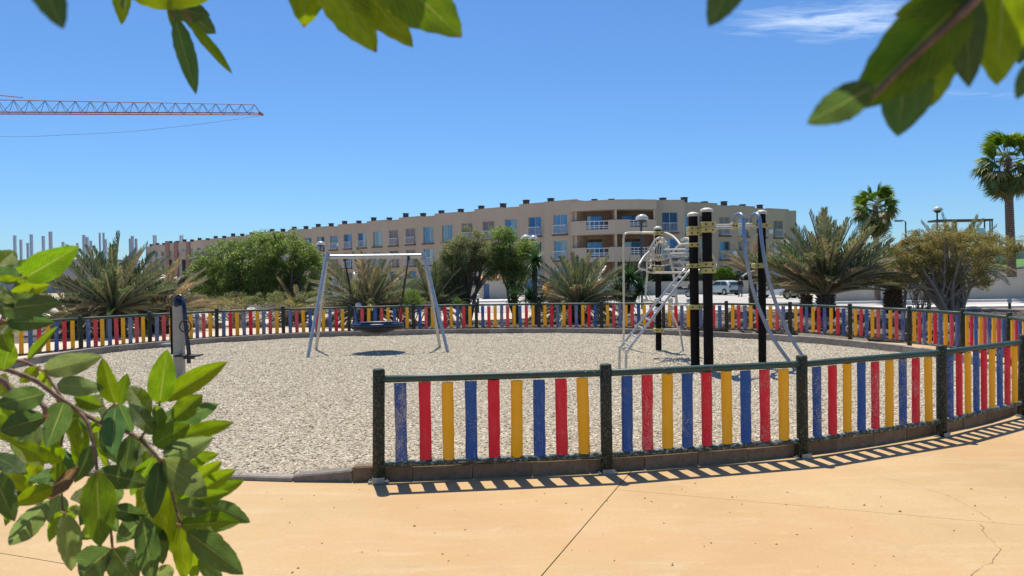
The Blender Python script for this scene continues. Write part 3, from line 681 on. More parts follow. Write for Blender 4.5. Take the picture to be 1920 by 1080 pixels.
# ------------------------------------------------------------------ fitness post on the left
FY = 12.75
fb = gp(337, 716, .03)
fit = tag(empty('fitness_arm_trainer', (fb.x, fb.y, 0)), 'taupe fitness post with a curved navy arm and black hand wheels behind the leaves', 'exercise machine')
inv = Matrix.Translation((-fb.x, -fb.y, 0)); F = lambda x, y, dy=0: at(x, y, fb.y+dy)
b = MB(); tp = F(335, 573)
b.box((-.075, -.06, -.03), (.075, .06, tp.z), M=None); col_o = b.build('column', [M['beigepaint']], fit)
bb = MB(); bb.box((-.115, -.055, .50), (-.078, .075, tp.z-.03)); bb.build('rear_column', M['black'], fit)
b = MB(); b.tube([inv @ v_ for v_ in spline([F(331, 575), F(329, 562), F(334, 556), F(341, 558), F(345, 575, -.1), F(347, 600, -.12), F(351, 635, -.12), F(354, 662, -.12), F(354, 681, -.12)], 5)], .034, 10); arm = b.build('swing_arm', M['navy'], fit, smooth=True)
b = MB(); b.lathe([(.07, 0), (.075, .06), (.06, .11), (.03, .13)], 14, 0, inv @ F(334, 575)); b.build('pivot_housing', M['navy'], fit, smooth=True)
for cx, cy, dy in ((347.5, 612, -.2), (324, 603, .15)):
    c0 = F(cx, cy, dy); b = MB(); b.tube([inv @ (c0+Vector((.095*math.cos(a*PI/12), 0, .095*math.sin(a*PI/12)))) for a in range(24)], .011, 8, closed=True); b.build('hand_ring', M['rubber'], fit, smooth=True)
p0, p1 = F(331, 667, -.14), F(375, 665, -.14); b = MB(); b.box(inv @ (p0-Vector((0, .12, .012))), inv @ (Vector((p1.x, p1.y+.12, p0.z+.012)))); b.box(inv @ (F(345, 673, -.14)-Vector((0, .03, 0))), inv @ (F(364, 668, -.14)+Vector((0, .03, 0)))); b.build('footrest', M['rubber'], fit)
b = MB(); q0 = F(306, 645, .35); q1 = F(326, 643, .35); b.box(inv @ (q0-Vector((0, .1, .012))), inv @ Vector((q1.x, q1.y+.1, q0.z+.012))); b.build('footrest', M['steel'], fit)

# ------------------------------------------------------------------ climbing frame
cl = tag(empty('climbing_frame', (3.4, 14.5, 0)), 'climbing frame of four black posts, yellow clamps and bent pipes on the gravel', 'climbing frame')
inv = Matrix.Translation((-3.4, -14.5, 0))
PA, PB, PC, PD = gp(1304, 696, .03), gp(1329, 698, .03), gp(1429.5, 689, .03), gp(1235, 657.5, .03)
YA, YB, YC, YD = PA.y, PB.y, PC.y, PD.y
def cpost(p, pxtop, pytop, r):
    top = at(pxtop, pytop, p.y); b = MB()
    x, y = p.x-3.4, p.y-14.5; q = inv @ top
    b.tube([(x, y, -.05), (q.x, q.y, q.z-.05)], r, 14); o = b.build('post', M['black'], cl, smooth=True)
    b = MB(); b.lathe([(r*1.02, -.055), (r*1.35, -.05), (r*1.35, -.02), (r*1.15, .0), (r*.6, .02)], 14, 0, q); b.build('cap', M['cap'], o, smooth=True)
cpost(PA, 1299.5, 400, .078); cpost(PB, 1325, 392, .083); cpost(PC, 1428, 396, .07); cpost(PD, 1233.5, 426, .066)
def clamp(px, py, Y, hw, hh, dp=.11):
    c0 = inv @ at(px, py, Y); b = MB(); bv2 = hh*.35
    pr = [(-hw, -hh+bv2), (-hw+bv2, -hh), (hw-bv2, -hh), (hw, -hh+bv2), (hw, hh-bv2), (hw-bv2, hh), (-hw+bv2, hh), (-hw, hh-bv2)]
    vs = [c0+Vector((x, -dp, z)) for x, z in pr]+[c0+Vector((x, dp, z)) for x, z in pr]
    b.add(vs, [tuple(range(8)), tuple(range(8, 16))[::-1]]+[(i, i+8, (i+1) % 8+8, (i+1) % 8) for i in range(8)])
    o = b.build('clamp', M['yellow'], cl)
    for sx in (-.5, .5):
        k = MB(); kc_ = c0+Vector((sx*hw, -dp-.004, 0)); k.tube([kc_, kc_+Vector((0, .02, 0))], .016, 8); k.build('bolt', M['darkplastic'], o)
for y in (429, 437.5, 459.5, 498.5): clamp(1300, y, YA, .10, .038)
clamp(1302, 575.5, YA, .12, .04)
for y in (421, 431.5, 496, 507.5): clamp(1327, y, YB, .115, .045)
for y in (423.5,): clamp(1424, y, YC, .17, .04)
clamp(1424, 498, YC, .115, .045)
for y in (437.5, 505, 619): clamp(1235, y, YD, .105, .045)
def pipe(name, pts, r=.02, mat='pipe', sm=5, parent=cl):
    P = [at(x, y, Y) for x, y, Y in pts]; P = spline(P, sm) if len(P) > 2 else P
    b = MB(); b.tube([inv @ p for p in P], r, 8); return b.build(name, M[mat], parent, smooth=True)
pipe('crossbar', [(1335, 423, YB), (1420, 421, YC)], .024); pipe('crossbar', [(1335, 427.5, YB-.12), (1420, 425.5, YC-.12)], .024, 'galv')
# two long curved sliding bars
pipe('sliding_bar', [(1377, 428, YB+.2), (1376, 414, YB+.2), (1380, 404, YB+.15), (1387, 401, YB), (1393, 408, YB-.1), (1394.5, 430, YB-.15), (1396.5, 465, YB-.2), (1402, 500, YB-.2), (1411, 540, YB-.1), (1424, 580, YB), (1448, 632, YB+.05), (1478, 675, YB+.1), (1500, 706, YB+.15)], .031, 'bluepipe', 7)
pipe('sliding_bar', [(1407, 428, YC+.1), (1407, 414, YC+.1), (1411, 404, YC+.05), (1418, 401, YC-.1), (1424, 408, YC-.2), (1426, 430, YC-.25), (1430, 465, YC-.3), (1437, 505, YC-.3), (1447, 545, YC-.2), (1461, 585, YC-.1), (1484, 635, YC), (1513, 680, YC), (1526, 701, YC)], .031, 'bluepipe', 7)
for x, Y in ((1376.5, YB+.2), (1406, YC+.1)): clamp(x, 424, Y, .05, .07, .06)
# inclined ladder with bent feet
LR1 = [(1161.5, 703, 13.5), (1162, 655, 13.5), (1166, 648, 13.5), (1225, 574, 13.5), (1279, 511, 13.55), (1285, 507, 13.6), (1322, 507, 13.5)]
LR2 = [(1174, 705, 13.1), (1174, 664, 13.1), (1178, 656, 13.1), (1236, 580, 13.15), (1290, 511, 13.3), (1297, 507, 13.35), (1322, 509.5, 13.3)]
pipe('ladder_rail', LR1, .022, 'galv', 4); pipe('ladder_rail', LR2, .022, 'galv', 4)
for i in range(9):
    t_ = (i+.4)/9; a = (1166+t_*113, 648-t_*137, 13.5+.05*t_); c_ = (1178+t_*112, 656-t_*145, 13.1+.2*t_)
    pipe('rung', [a, c_], .016, 'galv')
for x, y, Y in ((1163, 651, 13.5), (1175, 659, 13.1), (1170, 654, 13.3)):
    b = MB(); b.lathe([(.02, -.04), (.038, -.02), (.038, .02), (.02, .04)], 8, 0, inv @ at(x, y, Y)); b.build('joint_knuckle', M['cap'], cl, smooth=True)
# tall bent pole left of the rear post
pf = gp(1169, 650, .03).y
pipe('bent_pole', [(1169.3, 652, pf), (1169.5, 560, pf-.3), (1169, 470, pf-.5), (1169.3, 447, pf-.6), (1172, 439.5, pf-.6), (1179, 436.5, pf-.6), (1205, 436.5, YD+.1), (1244, 436.8, YD-.05), (1256, 440, YD-.3), (1266, 447, YD-.6), (1276, 459, YD-1)], .026, 'pipe', 5)
# arch of the climbing net and its curved rungs
YM = 15.3
archR = [(1237, 445.5, YM), (1244, 450, YM), (1250, 460, YM), (1254.7, 474, YM-.05), (1258, 490, YM-.1), (1262, 506, YM-.1), (1266, 540, YM-.1), (1269, 569, YM-.1)]
archL = [(1237, 445.5, YM), (1230, 449, YM), (1224.6, 456, YM), (1217.5, 472, YM), (1213.5, 492, YM), (1213.5, 512, YM), (1211.5, 540, YM), (1210, 563, YM)]
pipe('arch_rail', archR, .027, 'pipe'); pipe('arch_rail', archL, .022, 'pipe')
c2 = Vector((1241, 470))
def inner(A, k, dy_): return [(1241+(x-1238)*k, 452+(y-445.5)*k, Y+dy_) for x, y, Y in A]
aR2, aL2 = inner(archR[:6], .80, .45), inner(archL[:6], .80, .45)
pipe('arch_rail', aR2, .018, 'pipe'); pipe('arch_rail', aL2, .018, 'pipe')
SR, SL = spline([at(*p) for p in archR[:7]], 6), spline([at(*p) for p in archL[:7]], 6)
SR2, SL2 = spline([at(*p) for p in aR2], 6), spline([at(*p) for p in aL2], 6)
for A_, B_ in ((SL, SL2), (SR, SR2)):
    for i in range(7):
        k = min(2+i*4, len(B_)-1); a, c_ = A_[min(k, len(A_)-1)], B_[k]; mid = (a+c_)/2+Vector((0, 0, -.07)); b = MB(); b.tube([inv @ v_ for v_ in spline([a, mid, c_], 4)], .013, 6); b.build('curved_rung', M['pipe'], cl, smooth=True)
for i in range(5):      # ribs hanging inside the arch
    x0 = 1226+i*4.2; b = MB(); b.tube([inv @ v_ for v_ in spline([at(x0, 459-i*2+abs(i-2)*2, YM+.1), at(x0-3, 472, YM+.05), at(x0+1, 484, YM+.05), at(x0+8, 490-i, YM+.1)], 5)], .012, 6); b.build('curved_rib', M['pipe'], cl, smooth=True)
for y_, xa, xb in ((477, 1217, 1253), (486, 1216, 1256), (497, 1216, 1259)): pipe('curved_rung', [(xa, y_-3, YM), ((xa+xb)/2-8, y_+1, YM+.15), ((xa+xb)/2+8, y_+1, YM+.15), (xb, y_-3, YM)], .014, 'pipe')
for s_ in (SR,):
    for i in range(6):
        p = s_[4+i*5]; b = MB(); b.lathe([(.018, -.03), (.04, -.015), (.04, .015), (.018, .03)], 8, 0, inv @ p); b.build('joint_knuckle', M['cap'], cl, smooth=True)
# bars back to the front posts
for y, x0 in ((468, 1244), (475.5, 1256), (480, 1259), (492, 1262), (502, 1266), (511, 1222)):
    pipe('horizontal_bar', [(x0, y, YM), (1296, y-.5, YA+.2)], .017, 'pipe')
pipe('side_loop', [(1217, 472, YM), (1208, 481, YM-.2), (1199, 495, YM-.4), (1198, 501, YM-.4), (1203, 505, YM-.4), (1210, 505.5, YM-.3), (1222, 511, YM), (1275, 511, YM)], .022, 'pipe')
pipe('side_loop', [(1262, 472, YM), (1268, 464, YM-.5), (1276, 458.5, YM-1), (1292, 457, YA+.1)], .018, 'pipe')
pipe('side_loop', [(1306, 458, YA), (1311, 466, YA), (1315, 478, YA), (1318, 490, YA), (1316, 500, YA)], .026, 'pipe')
pipe('side_loop', [(1333, 474, YB+.1), (1337, 482, YB+.3), (1343, 494, YB+.3), (1341, 502, YB+.2), (1334, 506, YB)], .016, 'pipe')
pipe('side_loop', [(1272, 488, YM), (1281, 497, YM), (1279, 503, YM), (1270, 505, YM)], .02, 'pipe')
pipe('side_loop', [(1278, 450, 14.2), (1286, 447, 14), (1293, 450, 13.8), (1290, 457, 13.8)], .025, 'pipe')
pipe('support_leg', [(1256, 579, YD-.3), (1262, 592, YD-.2), (1275, 625, YD), (1279, 645, YD), (1281, 658, gp(1281, 658, .03).y)], .022, 'pipe')
pipe('horizontal_bar', [(1208, 562, YM), (1256, 570, YM), (1296, 572, YA)], .02, 'pipe')
pipe('horizontal_bar', [(1240, 618, YD), (1275, 617, YD)], .018, 'galv')
for x, y in ((1210, 562), (1232, 563), (1257, 563), (1259, 578), (1232, 580)):
    b = MB(); b.lathe([(.02, -.05), (.055, -.03), (.055, .03), (.02, .05)], 8, 0, inv @ at(x, y, YM)); b.build('joint_knuckle', M['cap'], cl, smooth=True)
pipe('brace', [(1392, 518, YB), (1404, 511, YC-.3), (1418, 507, YC)], .015, 'pipe')

# ------------------------------------------------------------------ apartment building
bld = tag(empty('apartment_building', (11, 82, RZ)), 'long tan three-storey apartment block with a bowed balcony bay and dark roof vents', 'building')
BI = Matrix.Translation((-11, -82, -RZ)); TOP = 10.15
wallm = MB(); cop = MB()
GL = [(0.34, 0.36, 0.36), (0.22, 0.28, 0.30), (0.03, 0.10, 0.22), (0.06, 0.16, 0.30), (0.10, 0.22, 0.34), (0.02, 0.05, 0.10), (0.16, 0.24, 0.30)]
ug = MB(); ug.box((-.5, -.02, 0), (.5, .02, 1)); pane_me = mesh_of('pane', ug.v, ug.f, [M['pane']]); shut_me = mesh_of('shutter', ug.v, ug.f, [M['shutter']])
def frame_mesh(w_, h_, mull=1):
    b = MB(); t_ = .07
    b.box((-w_/2, -.04, 0), (-w_/2+t_, .04, h_)); b.box((w_/2-t_, -.04, 0), (w_/2, .04, h_)); b.box((-w_/2+t_, -.04, 0), (w_/2-t_, .04, t_)); b.box((-w_/2+t_, -.04, h_-t_), (w_/2-t_, .04, h_))
    for k in range(mull): x = -w_/2+w_*(k+1)/(mull+1); b.box((x-t_/2, -.038, t_), (x+t_/2, .038, h_-t_))
    return mesh_of('window', b.v, b.f, [M['frame']])
def rail_mesh(w_):
    b = MB(); b.box((-w_/2, -.02, .98), (w_/2, .02, 1.04)); b.box((-w_/2, -.02, .08), (w_/2, .02, .13))
    for k in range(13): x = -w_/2+w_*k/12; b.box((x-.012, -.012, .13), (x+.012, .012, .98))
    return mesh_of('railing', b.v, b.f, [M['white']])
FM18 = frame_mesh(1.8, 2.25); FMW = frame_mesh(2.5, 2.2, 1); RM18 = rail_mesh(1.85)
tb = MB(); tb.box((-1.0, -.45, -.16), (1.0, 0, 0)); tray_me = mesh_of('sill', tb.v, tb.f, [M['tray']])
def window(x, y, z, ang, fm=FM18, w_=1.8, h_=2.25, rail=True, tray=True, kind=None):
    """window in a wall facing local -y"""
    Mx = BI @ Matrix.Translation((x, y, z)) @ Matrix.Rotation(ang, 4, 'Z')
    o = link('window', fm, bld); o.matrix_local = Mx
    k = kind or random.random()
    if k < .22: link('shutter', shut_me, o, loc=(0, .02, .03), scale=(w_-.06, 1, h_-.06), color=random.choice([(0.20, 0.18, 0.17, 1), (0.13, 0.12, 0.12, 1), (0.24, 0.21, 0.22, 1)]))
    else:
        link('pane', pane_me, o, loc=(-w_/4, .02, .03), scale=(w_/2-.05, 1, h_-.06), color=(*random.choice(GL), 1)); link('pane', pane_me, o, loc=(w_/4, .02, .03), scale=(w_/2-.05, 1, h_-.06), color=(*random.choice(GL), 1))
    if tray: q = link('sill', tray_me, bld); q.matrix_local = Mx @ Matrix.Translation((0, .02, -.01))
    if rail: q = link('railing', RM18, bld); q.matrix_local = Mx @ Matrix.Translation((0, -.42, 0))
vent_me = None
vb = MB(); vb.box((-.28, -.28, 0), (.28, .28, .55)); vb.box((-.34, -.34, .55), (.34, .34, .62)); vb.box((-.5, -.4, -.02), (.5, .4, .03)); vent_me = mesh_of('roof_vent', vb.v, vb.f, [M['roofdark']])
def bay(cx, cy, ang, wid, zt, vent=True, floors=3, dep=10):
    """one bay; its front (local -y) centred on cx,cy; the wall has real window openings"""
    Mx = BI @ Matrix.Translation((cx, cy, 0)) @ Matrix.Rotation(ang, 4, 'Z'); h = wid/2
    zs = [RZ-.3]; ops = [(6.55, 8.8), (3.6, 5.85), (0.65, 2.9)]
    def BX(a, b_): wallm.box(a, b_, 0, Mx)
    BX((-h, 0, RZ-.3), (-.9, dep, zt)); BX((.9, 0, RZ-.3), (h, dep, zt))
    BX((-.9, 0, 8.8), (.9, dep, zt)); BX((-.9, 0, 5.85), (.9, dep, 6.55)); BX((-.9, 0, 2.9), (.9, dep, 3.6)); BX((-.9, 0, RZ-.3), (.9, dep, .65))
    for lo, hi in ops: BX((-.9, .35, lo), (.9, .7, hi))
    cb = MB(); cb.box((-h+.01, -.05, zt+.003), (h-.01, .3, zt+.06), 0, Mx); cb.build('coping', M['coping'], bld)
    for lo, hi in ops:
        p = Matrix.Translation((cx, cy, 0)) @ Matrix.Rotation(ang, 4, 'Z') @ Vector((0, .16, 0))
        window(p.x, p.y, lo, ang, rail=random.random() < .75, tray=True)
    if dep == 10 and random.random() < .35:
        Mq = Mx @ Matrix.Translation((1.45 if wid > 4 else 1.2, 0, random.choice([4.1, 7.0]))); qb = MB(); qb.box((-.4, -.32, 0), (.4, -.003, .55), 0, Mq); qb.build('air_conditioner', M['white'], bld)
    if vent:
        p = Mx @ Vector((-h*.95, 1.3, zt)); link('roof_vent', vent_me, bld, loc=p, rot=(0, 0, ang), scale=(1, 1, random.uniform(.9, 1.25)))
LA = R(-45)+R(9)      # left wing, saw-toothed towards the street
for i in range(33):
    x = 5.55-2.8*i; y = 90-x
    bay(x, y, LA, 4.35, TOP+(.18 if i % 2 else 0)+(0 if i else .15), True)
RA = math.atan2(.62, .78)-R(7)
for k, s_ in enumerate((.2, 4.1, 8.0, 11.95, 15.9, 19.8)):
    bay(19.9+.78*s_, 86.6+.62*s_, RA, 4.3, TOP+(.15 if k % 2 else 0), True)
wallm.box((36.2, 99.6, RZ-.3), (38.0, 110, TOP), 0, BI)
# bowed centre
def bx(m_, a, b_): m_.box(a, b_, 0, BI)
arc = [(6.6, 83.2), (8.6, 81.6), (11.2, 80.9), (13.8, 80.9), (15.9, 81.6)]
def arcband(z0, z1, th=.25, seg=None, name='parapet', mat='render', off=0):
    b = MB(); S = seg or list(zip(arc, arc[1:]))
    for (x0, y0), (x1, y1) in S:
        d = Vector((x1-x0, y1-y0)).normalized(); n_ = Vector((d.y, -d.x))*off; q_ = Vector((-d.y, d.x))*th
        v_ = [BI @ Vector((x, y, z)) for z in (z0, z1) for x, y in ((x0+n_.x, y0+n_.y), (x1+n_.x, y1+n_.y), (x1+q_.x, y1+q_.y), (x0+q_.x, y0+q_.y))]
        b.add(v_, [(0, 3, 2, 1), (4, 5, 6, 7), (0, 1, 5, 4), (1, 2, 6, 5), (2, 3, 7, 6), (3, 0, 4, 7)])
    return b.build(name, M[mat], bld)
def arcpt(t_):
    s_ = t_*4; i = min(3, int(s_)); f = s_-i; return (arc[i][0]*(1-f)+arc[i+1][0]*f, arc[i][1]*(1-f)+arc[i+1][1]*f)
arcband(8.95, 9.95, .3, name='roof_band'); arcband(9.95, 10.02, .35, name='coping', mat='coping', off=.04)
def notched(z0, z1):
    segs = [((0, .2), z1), ((.2, .44), z0+.55), ((.44, .66), z1), ((.66, .87), z0+.75), ((.87, 1), z1)]
    for (a, c_), zz in segs:
        pts = [arcpt(a)]+[arc[k] for k in range(1, 4) if a < k/4 < c_]+[arcpt(c_)]
        arcband(z0, zz, .22, list(zip(pts, pts[1:])), name='balcony_parapet')
        if zz != z1:
            for zr in (zz+.2, zz+.42, z1-.1):
                for p, q in zip(pts, pts[1:]): rod('railing', BI @ Vector((p[0], p[1]+.1, zr)), BI @ Vector((q[0], q[1]+.1, zr)), .045, M['white'], bld, 6)
            for k in range(6):
                p = arcpt(a+(c_-a)*(k+.0)/5); rod('railing', BI @ Vector((p[0], p[1]+.1, zz)), BI @ Vector((p[0], p[1]+.1, z1-.08)), .03, M['white'], bld, 6)
notched(6.3, 7.85); notched(3.3, 4.9); arcband(RZ-.2, 1.1, .3, name='balcony_parapet')
fl_ = MB()
for z in (6.3, 3.3, 8.95, 9.8):
    P = [BI @ Vector((x, y+.1, z)) for x, y in arc]+[BI @ Vector((16, 86, z)), BI @ Vector((6.6, 86, z))]
    Q = [p+Vector((0, 0, .14)) for p in P]; n = len(P)
    fl_.add(P+Q, [tuple(range(n))[::-1], tuple(range(n, 2*n))]+[(i, (i+1) % n, n+(i+1) % n, n+i) for i in range(n)])
fl_.build('floor_slab', M['render'], bld)
bx(wallm, (6.6, 85.2, RZ-.3), (7.6, 95, TOP-.2)); bx(wallm, (15.3, 85.2, RZ-.3), (16.0, 95, TOP-.2))
rc = MB()
for lo, hi in ((6.44, 8.95), (3.44, 6.3), (RZ, 3.3)):
    for a, b_, c_, d_ in ((6.62, 7.85, lo, hi), (10.35, 12.6, lo, hi), (14.7, 15.95, lo, hi), (7.85, 10.35, hi-.35, hi), (12.6, 14.7, hi-.35, hi)): rc.box((a, 84.9, c_), (b_, 85.2, d_), 0, BI)
    rc.box((11.25, 81.2, lo), (11.5, 84.9, hi), 0, BI)
    window(9.1, 85.05, lo, 0, FMW, 2.5, 2.2, False, False, .9); window(13.65, 85.05, lo, 0, FMW, 2.1, 2.2, False, False, .9)
rc.build('recess_wall', M['recess'], bld)
cm_ = MB()
for x, y in ((6.75, 83.3), (11.35, 81.05), (15.7, 81.75)): cm_.box((x-.12, y, RZ), (x+.12, y+.3, 8.95), 0, BI)
cm_.build('pier', M['render'], bld)
bx(wallm, (6.6, 86, RZ-.3), (16, 95, TOP-.3))
bay(17.7, 83.4, R(3), 3.4, TOP-.05, False); bay(5.0+1.0, 85.3, R(-8), 2.2 if False else 1.9, TOP, False)
for x in (9.3, 11.2): link('roof_vent', vent_me, bld, loc=BI @ Vector((x, 83.2, 9.95)), scale=(1, 1, .6))
wallm.build('wall', M['render'], bld)

# ------------------------------------------------------------------ unfinished building far left, crane
ub = tag(empty('unfinished_building', (-95, 176, RZ)), 'unfinished concrete building with bare columns standing up beyond the left palm', 'building')
UI = Matrix.Translation((95, -176, -RZ))
b = MB(); p0, p1 = at(-60, 500, 180), at(235, 490, 180)
b.box(UI @ Vector((p0.x, 170, RZ)), UI @ Vector((p1.x, 186, p1.z))); b.build('wall', M['concrete'], ub)
b = MB(); b.box(UI @ Vector((p0.x-.5, 169.4, p1.z+.002)), UI @ Vector((p1.x+.5, 186.4, p1.z+.35))); b.build('floor_slab', M['concrete'], ub)
for x, y, wpx in ((27.5, 443, 5), (39, 451, 4), (52, 457, 4), (58.5, 441, 5), (81, 444, 5), (94.5, 436, 6), (118, 455, 4), (145, 457, 3), (157, 442, 5), (163, 446, 5), (170, 453, 4), (187, 438, 2.5), (194, 438, 2.5), (198, 450, 4), (217, 458, 4), (244, 449, 4), (248, 444, 5), (255, 449, 4)):
    Y = random.uniform(171, 185); tp = at(x, y, Y); hw = wpx/1400*Y/2; b = MB()
    zb_ = p1.z+.35 if x < 240 else RZ
    for sx in (-1, 1): b.box(UI @ Vector((tp.x+sx*hw*.62-hw*.3, Y-.2, zb_)), UI @ Vector((tp.x+sx*hw*.62+hw*.3, Y+.2, tp.z)))
    z_ = zb_
    while z_ < tp.z: b.box(UI @ Vector((tp.x-hw*.3, Y-.1, z_)), UI @ Vector((tp.x+hw*.3, Y+.1, z_+.12))); z_ += .5
    b.box(UI @ Vector((tp.x-hw, Y-.22, tp.z)), UI @ Vector((tp.x+hw, Y+.22, tp.z+.2))); b.build('column', M['formwork'], ub)
for x0, x1, y in ((33, 44, 470), (188, 200, 461), (309, 315, 452), (325, 332, 451)):
    pass
# block with rusty pilasters in front of the far wing
bb_ = tag(empty('concrete_block_house', (-70, 150, RZ)), 'unfinished pale block house with reddish pilasters in front of the far wing', 'building')
UI2 = Matrix.Translation((70, -150, -RZ))
q0, q1 = at(308, 472, 150), at(366, 472, 150)
b = MB(); b.box(UI2 @ Vector((q0.x, 150, RZ)), UI2 @ Vector((q1.x, 158, q0.z))); b.build('wall', M['cream'], bb_)
for x, yt in ((313, 452), (329, 453), (352, 453)):
    a_ = at(x, yt, 149.5); b = MB(); b.box(UI2 @ Vector((a_.x-.35, 149.4, RZ)), UI2 @ Vector((a_.x+.35, 149.95, a_.z))); b.build('pilaster', M['brick'], bb_)
for x in (318, 344):
    a_ = at(x, 487, 149.8); b = MB(); b.box(UI2 @ Vector((a_.x-.35, 149.9, a_.z-3)), UI2 @ Vector((a_.x+.35, 149.99, a_.z))); b.build('window', M['roofdark'], bb_)
for x in (290, 340):
    for dx in (-2, 2):
        a_ = at(x+dx, 441, 178); rod('pole', (a_.x+95, 178-176, 0), (a_.x+95, 178-176, a_.z-RZ), .22, M['formwork'], ub)

cr_o = tag(empty('tower_crane', (-120, 100, RZ)), 'red and grey lattice crane jib reaching across the sky at the left', 'crane')
CI = Matrix.Translation((120, -100, -RZ))
j0, j1 = at(0, 212, 122), at(489, 213.5, 138)
dj = (j1-j0); unit = dj.normalized(); per = 2.15; nseg = 24
root_p = j0-unit*per*14
def jp(s_): return root_p+unit*s_
total = (j1-root_p).length; N_ = int(total/per)
def hgt(s_): return 2.45-.75*(s_/total)
for sy in (-.7, .7): rod('bottom_chord', CI @ (jp(0)+Vector((0, sy, 0))), CI @ (jp(total)+Vector((0, sy, 0))), .10, M['cranered'], cr_o)
rod('bottom_chord', CI @ (jp(0)+Vector((0, 0, -.12))), CI @ (jp(total*.75)+Vector((0, 0, -.12))), .09, M['cranered'], cr_o)
rod('top_chord', CI @ (jp(0)+Vector((0, 0, hgt(0)))), CI @ (jp(total-1)+Vector((0, 0, hgt(total)))), .07, M['cranered'], cr_o)
for k in range(N_):
    a, m_, c_ = jp(total*k/N_), jp(total*(k+.5)/N_)+Vector((0, 0, hgt(total*(k+.5)/N_))), jp(total*(k+1)/N_)
    for sy in (-.7, .7):
        rod('brace', CI @ (a+Vector((0, sy, 0))), CI @ m_, .045, M['cranegrey'], cr_o, 5)
        rod('brace', CI @ m_, CI @ (c_+Vector((0, sy, 0))), .045, M['cranegrey'], cr_o, 5)
b = MB(); e_ = CI @ jp(total); b.box(e_+Vector((-.2, -.8, -.2)), e_+Vector((.25, .8, .15))); b.build('jib_end', M['cranered'], cr_o)
pl = [at(490, 217, 138), at(380, 232, 134), at(250, 246, 130), (at(120, 253, 126)), at(0, 256, 122), at(-300, 245, 112)]
b = MB(); b.tube([CI @ p for p in spline(pl, 6)], .03, 5); b.build('cable', M['cranegrey'], cr_o)
rp = CI @ root_p
for dx in (-1, 1):
    for dy in (-1, 1): rod('mast_leg', (rp.x+dx*.8, rp.y+dy*.8, 0), (rp.x+dx*.8, rp.y+dy*.8, rp.z+6), .12, M['cranered'], cr_o)
k = 0
while k*2.2 < rp.z+3:
    for dy in (-.8, .8): rod('brace', (rp.x-.8, rp.y+dy, k*2.2), (rp.x+.8, rp.y+dy, k*2.2+2.2), .06, M['cranered'], cr_o, 5)
    k += 1
rod('tie_bar', (rp.x, rp.y, rp.z+6), CI @ (jp(per*15.5)+Vector((0, 0, hgt(0)+.1))), .07, M['cranered'], cr_o)

# ------------------------------------------------------------------ walls, hut, pergola, lamps
rw = tag(empty('retaining_wall', (40, 53.5, RZ)), 'long beige retaining wall topped with stone edging behind the right palms', 'wall')
def wall_prism(parent, pts, z0, tops_, th, mat, name='wall', origin=(0, 0, 0)):
    b = MB(); O = Vector(origin)
    for (a, ta), (c_, tc_) in zip(zip(pts, tops_), list(zip(pts, tops_))[1:]):
        v_ = [Vector((a.x, a.y, z0)), Vector((c_.x, c_.y, z0)), Vector((c_.x, c_.y+th, z0)), Vector((a.x, a.y+th, z0)), Vector((a.x, a.y, ta)), Vector((c_.x, c_.y, tc_)), Vector((c_.x, c_.y+th, tc_)), Vector((a.x, a.y+th, ta))]
        b.add([v-O for v in v_], [(0, 3, 2, 1), (4, 5, 6, 7), (0, 1, 5, 4), (1, 2, 6, 5), (2, 3, 7, 6), (3, 0, 4, 7)])
    return b.build(name, mat, parent)
wp = [at(1560, 540, 53.5), at(1660, 540, 53.5), at(1760, 540, 53.5), at(1850, 540, 53.5), at(1930, 540, 53.5), at(2100, 540, 53.5)]
wt = [at(1560, 524, 53.5).z, at(1660, 524, 53.5).z, at(1760, 523, 53.5).z, at(1850, 512, 53.5).z, at(1930, 502, 53.5).z, at(2100, 484, 53.5).z]
wall_prism(rw, wp, RZ-.2, wt, .3, M['cream'], origin=(40, 53.5, RZ))
wall_prism(rw, wp, RZ+1, [z+.10 for z in wt], .34, M['rock'], 'stone_coping', origin=(40, 53.52, RZ)) if False else None
b = MB()
for (a, ta), (c_, tc_) in zip(zip(wp, wt), list(zip(wp, wt))[1:]):
    b.tube([(a.x-40, a.y+.15-53.5, ta+.06-RZ), (c_.x-40, c_.y+.15-53.5, tc_+.06-RZ)], .12, 6)
b.build('stone_coping', M['rock'], rw)
# raised ground behind the wall with lawn
vs = []; fs = []
for k in range(len(wp)):
    z = wt[k]
    vs += [(wp[k].x, 53.8, z-.05), (wp[k].x*1.08, 58, z+.5), (wp[k].x*1.7, 95, z+1.4)]
for k in range(len(wp)-1):
    for j in range(2): a = k*3+j; fs.append((a, a+3, a+4, a+1))
link('lawn_bank', mesh_of('lawn_bank', vs, fs, [M['grass']], smooth=True), kind='structure')
def seam_wall(name, lab, x0, x1, y0, y1, Y, mat, origin_x):
    a, c_ = at(x0, y0, Y), at(x1, y0, Y); b = MB(); o = tag(empty(name, (a.x, Y, RZ)), lab, 'wall')
    b.box((0, 0, -.2), (c_.x-a.x, .25, a.z-RZ)); b.build('wall', mat, o)
    b = MB(); b.box((0, -.03, a.z-RZ+.002), (c_.x-a.x, .28, a.z-RZ+.06)); b.build('coping', M['coping'], o); return o
seam_wall('garden_wall', 'low beige wall behind the parked cars and motorbike', 1150, 1500, 530, 0, 79, M['cream'], 0)
seam_wall('boundary_wall', 'low pale wall behind the trees left of the hut', 560, 903, 543, 0, 76, M['cream'], 0)
hut = tag(empty('utility_hut', (at(907, 520, 72).x, 72, RZ)), 'cream utility hut with a blue door and tiled edge seen between the trees', 'hut')
hz = at(930, 524, 72).z-RZ; hw_ = (966-904)/1400*72; b = MB()
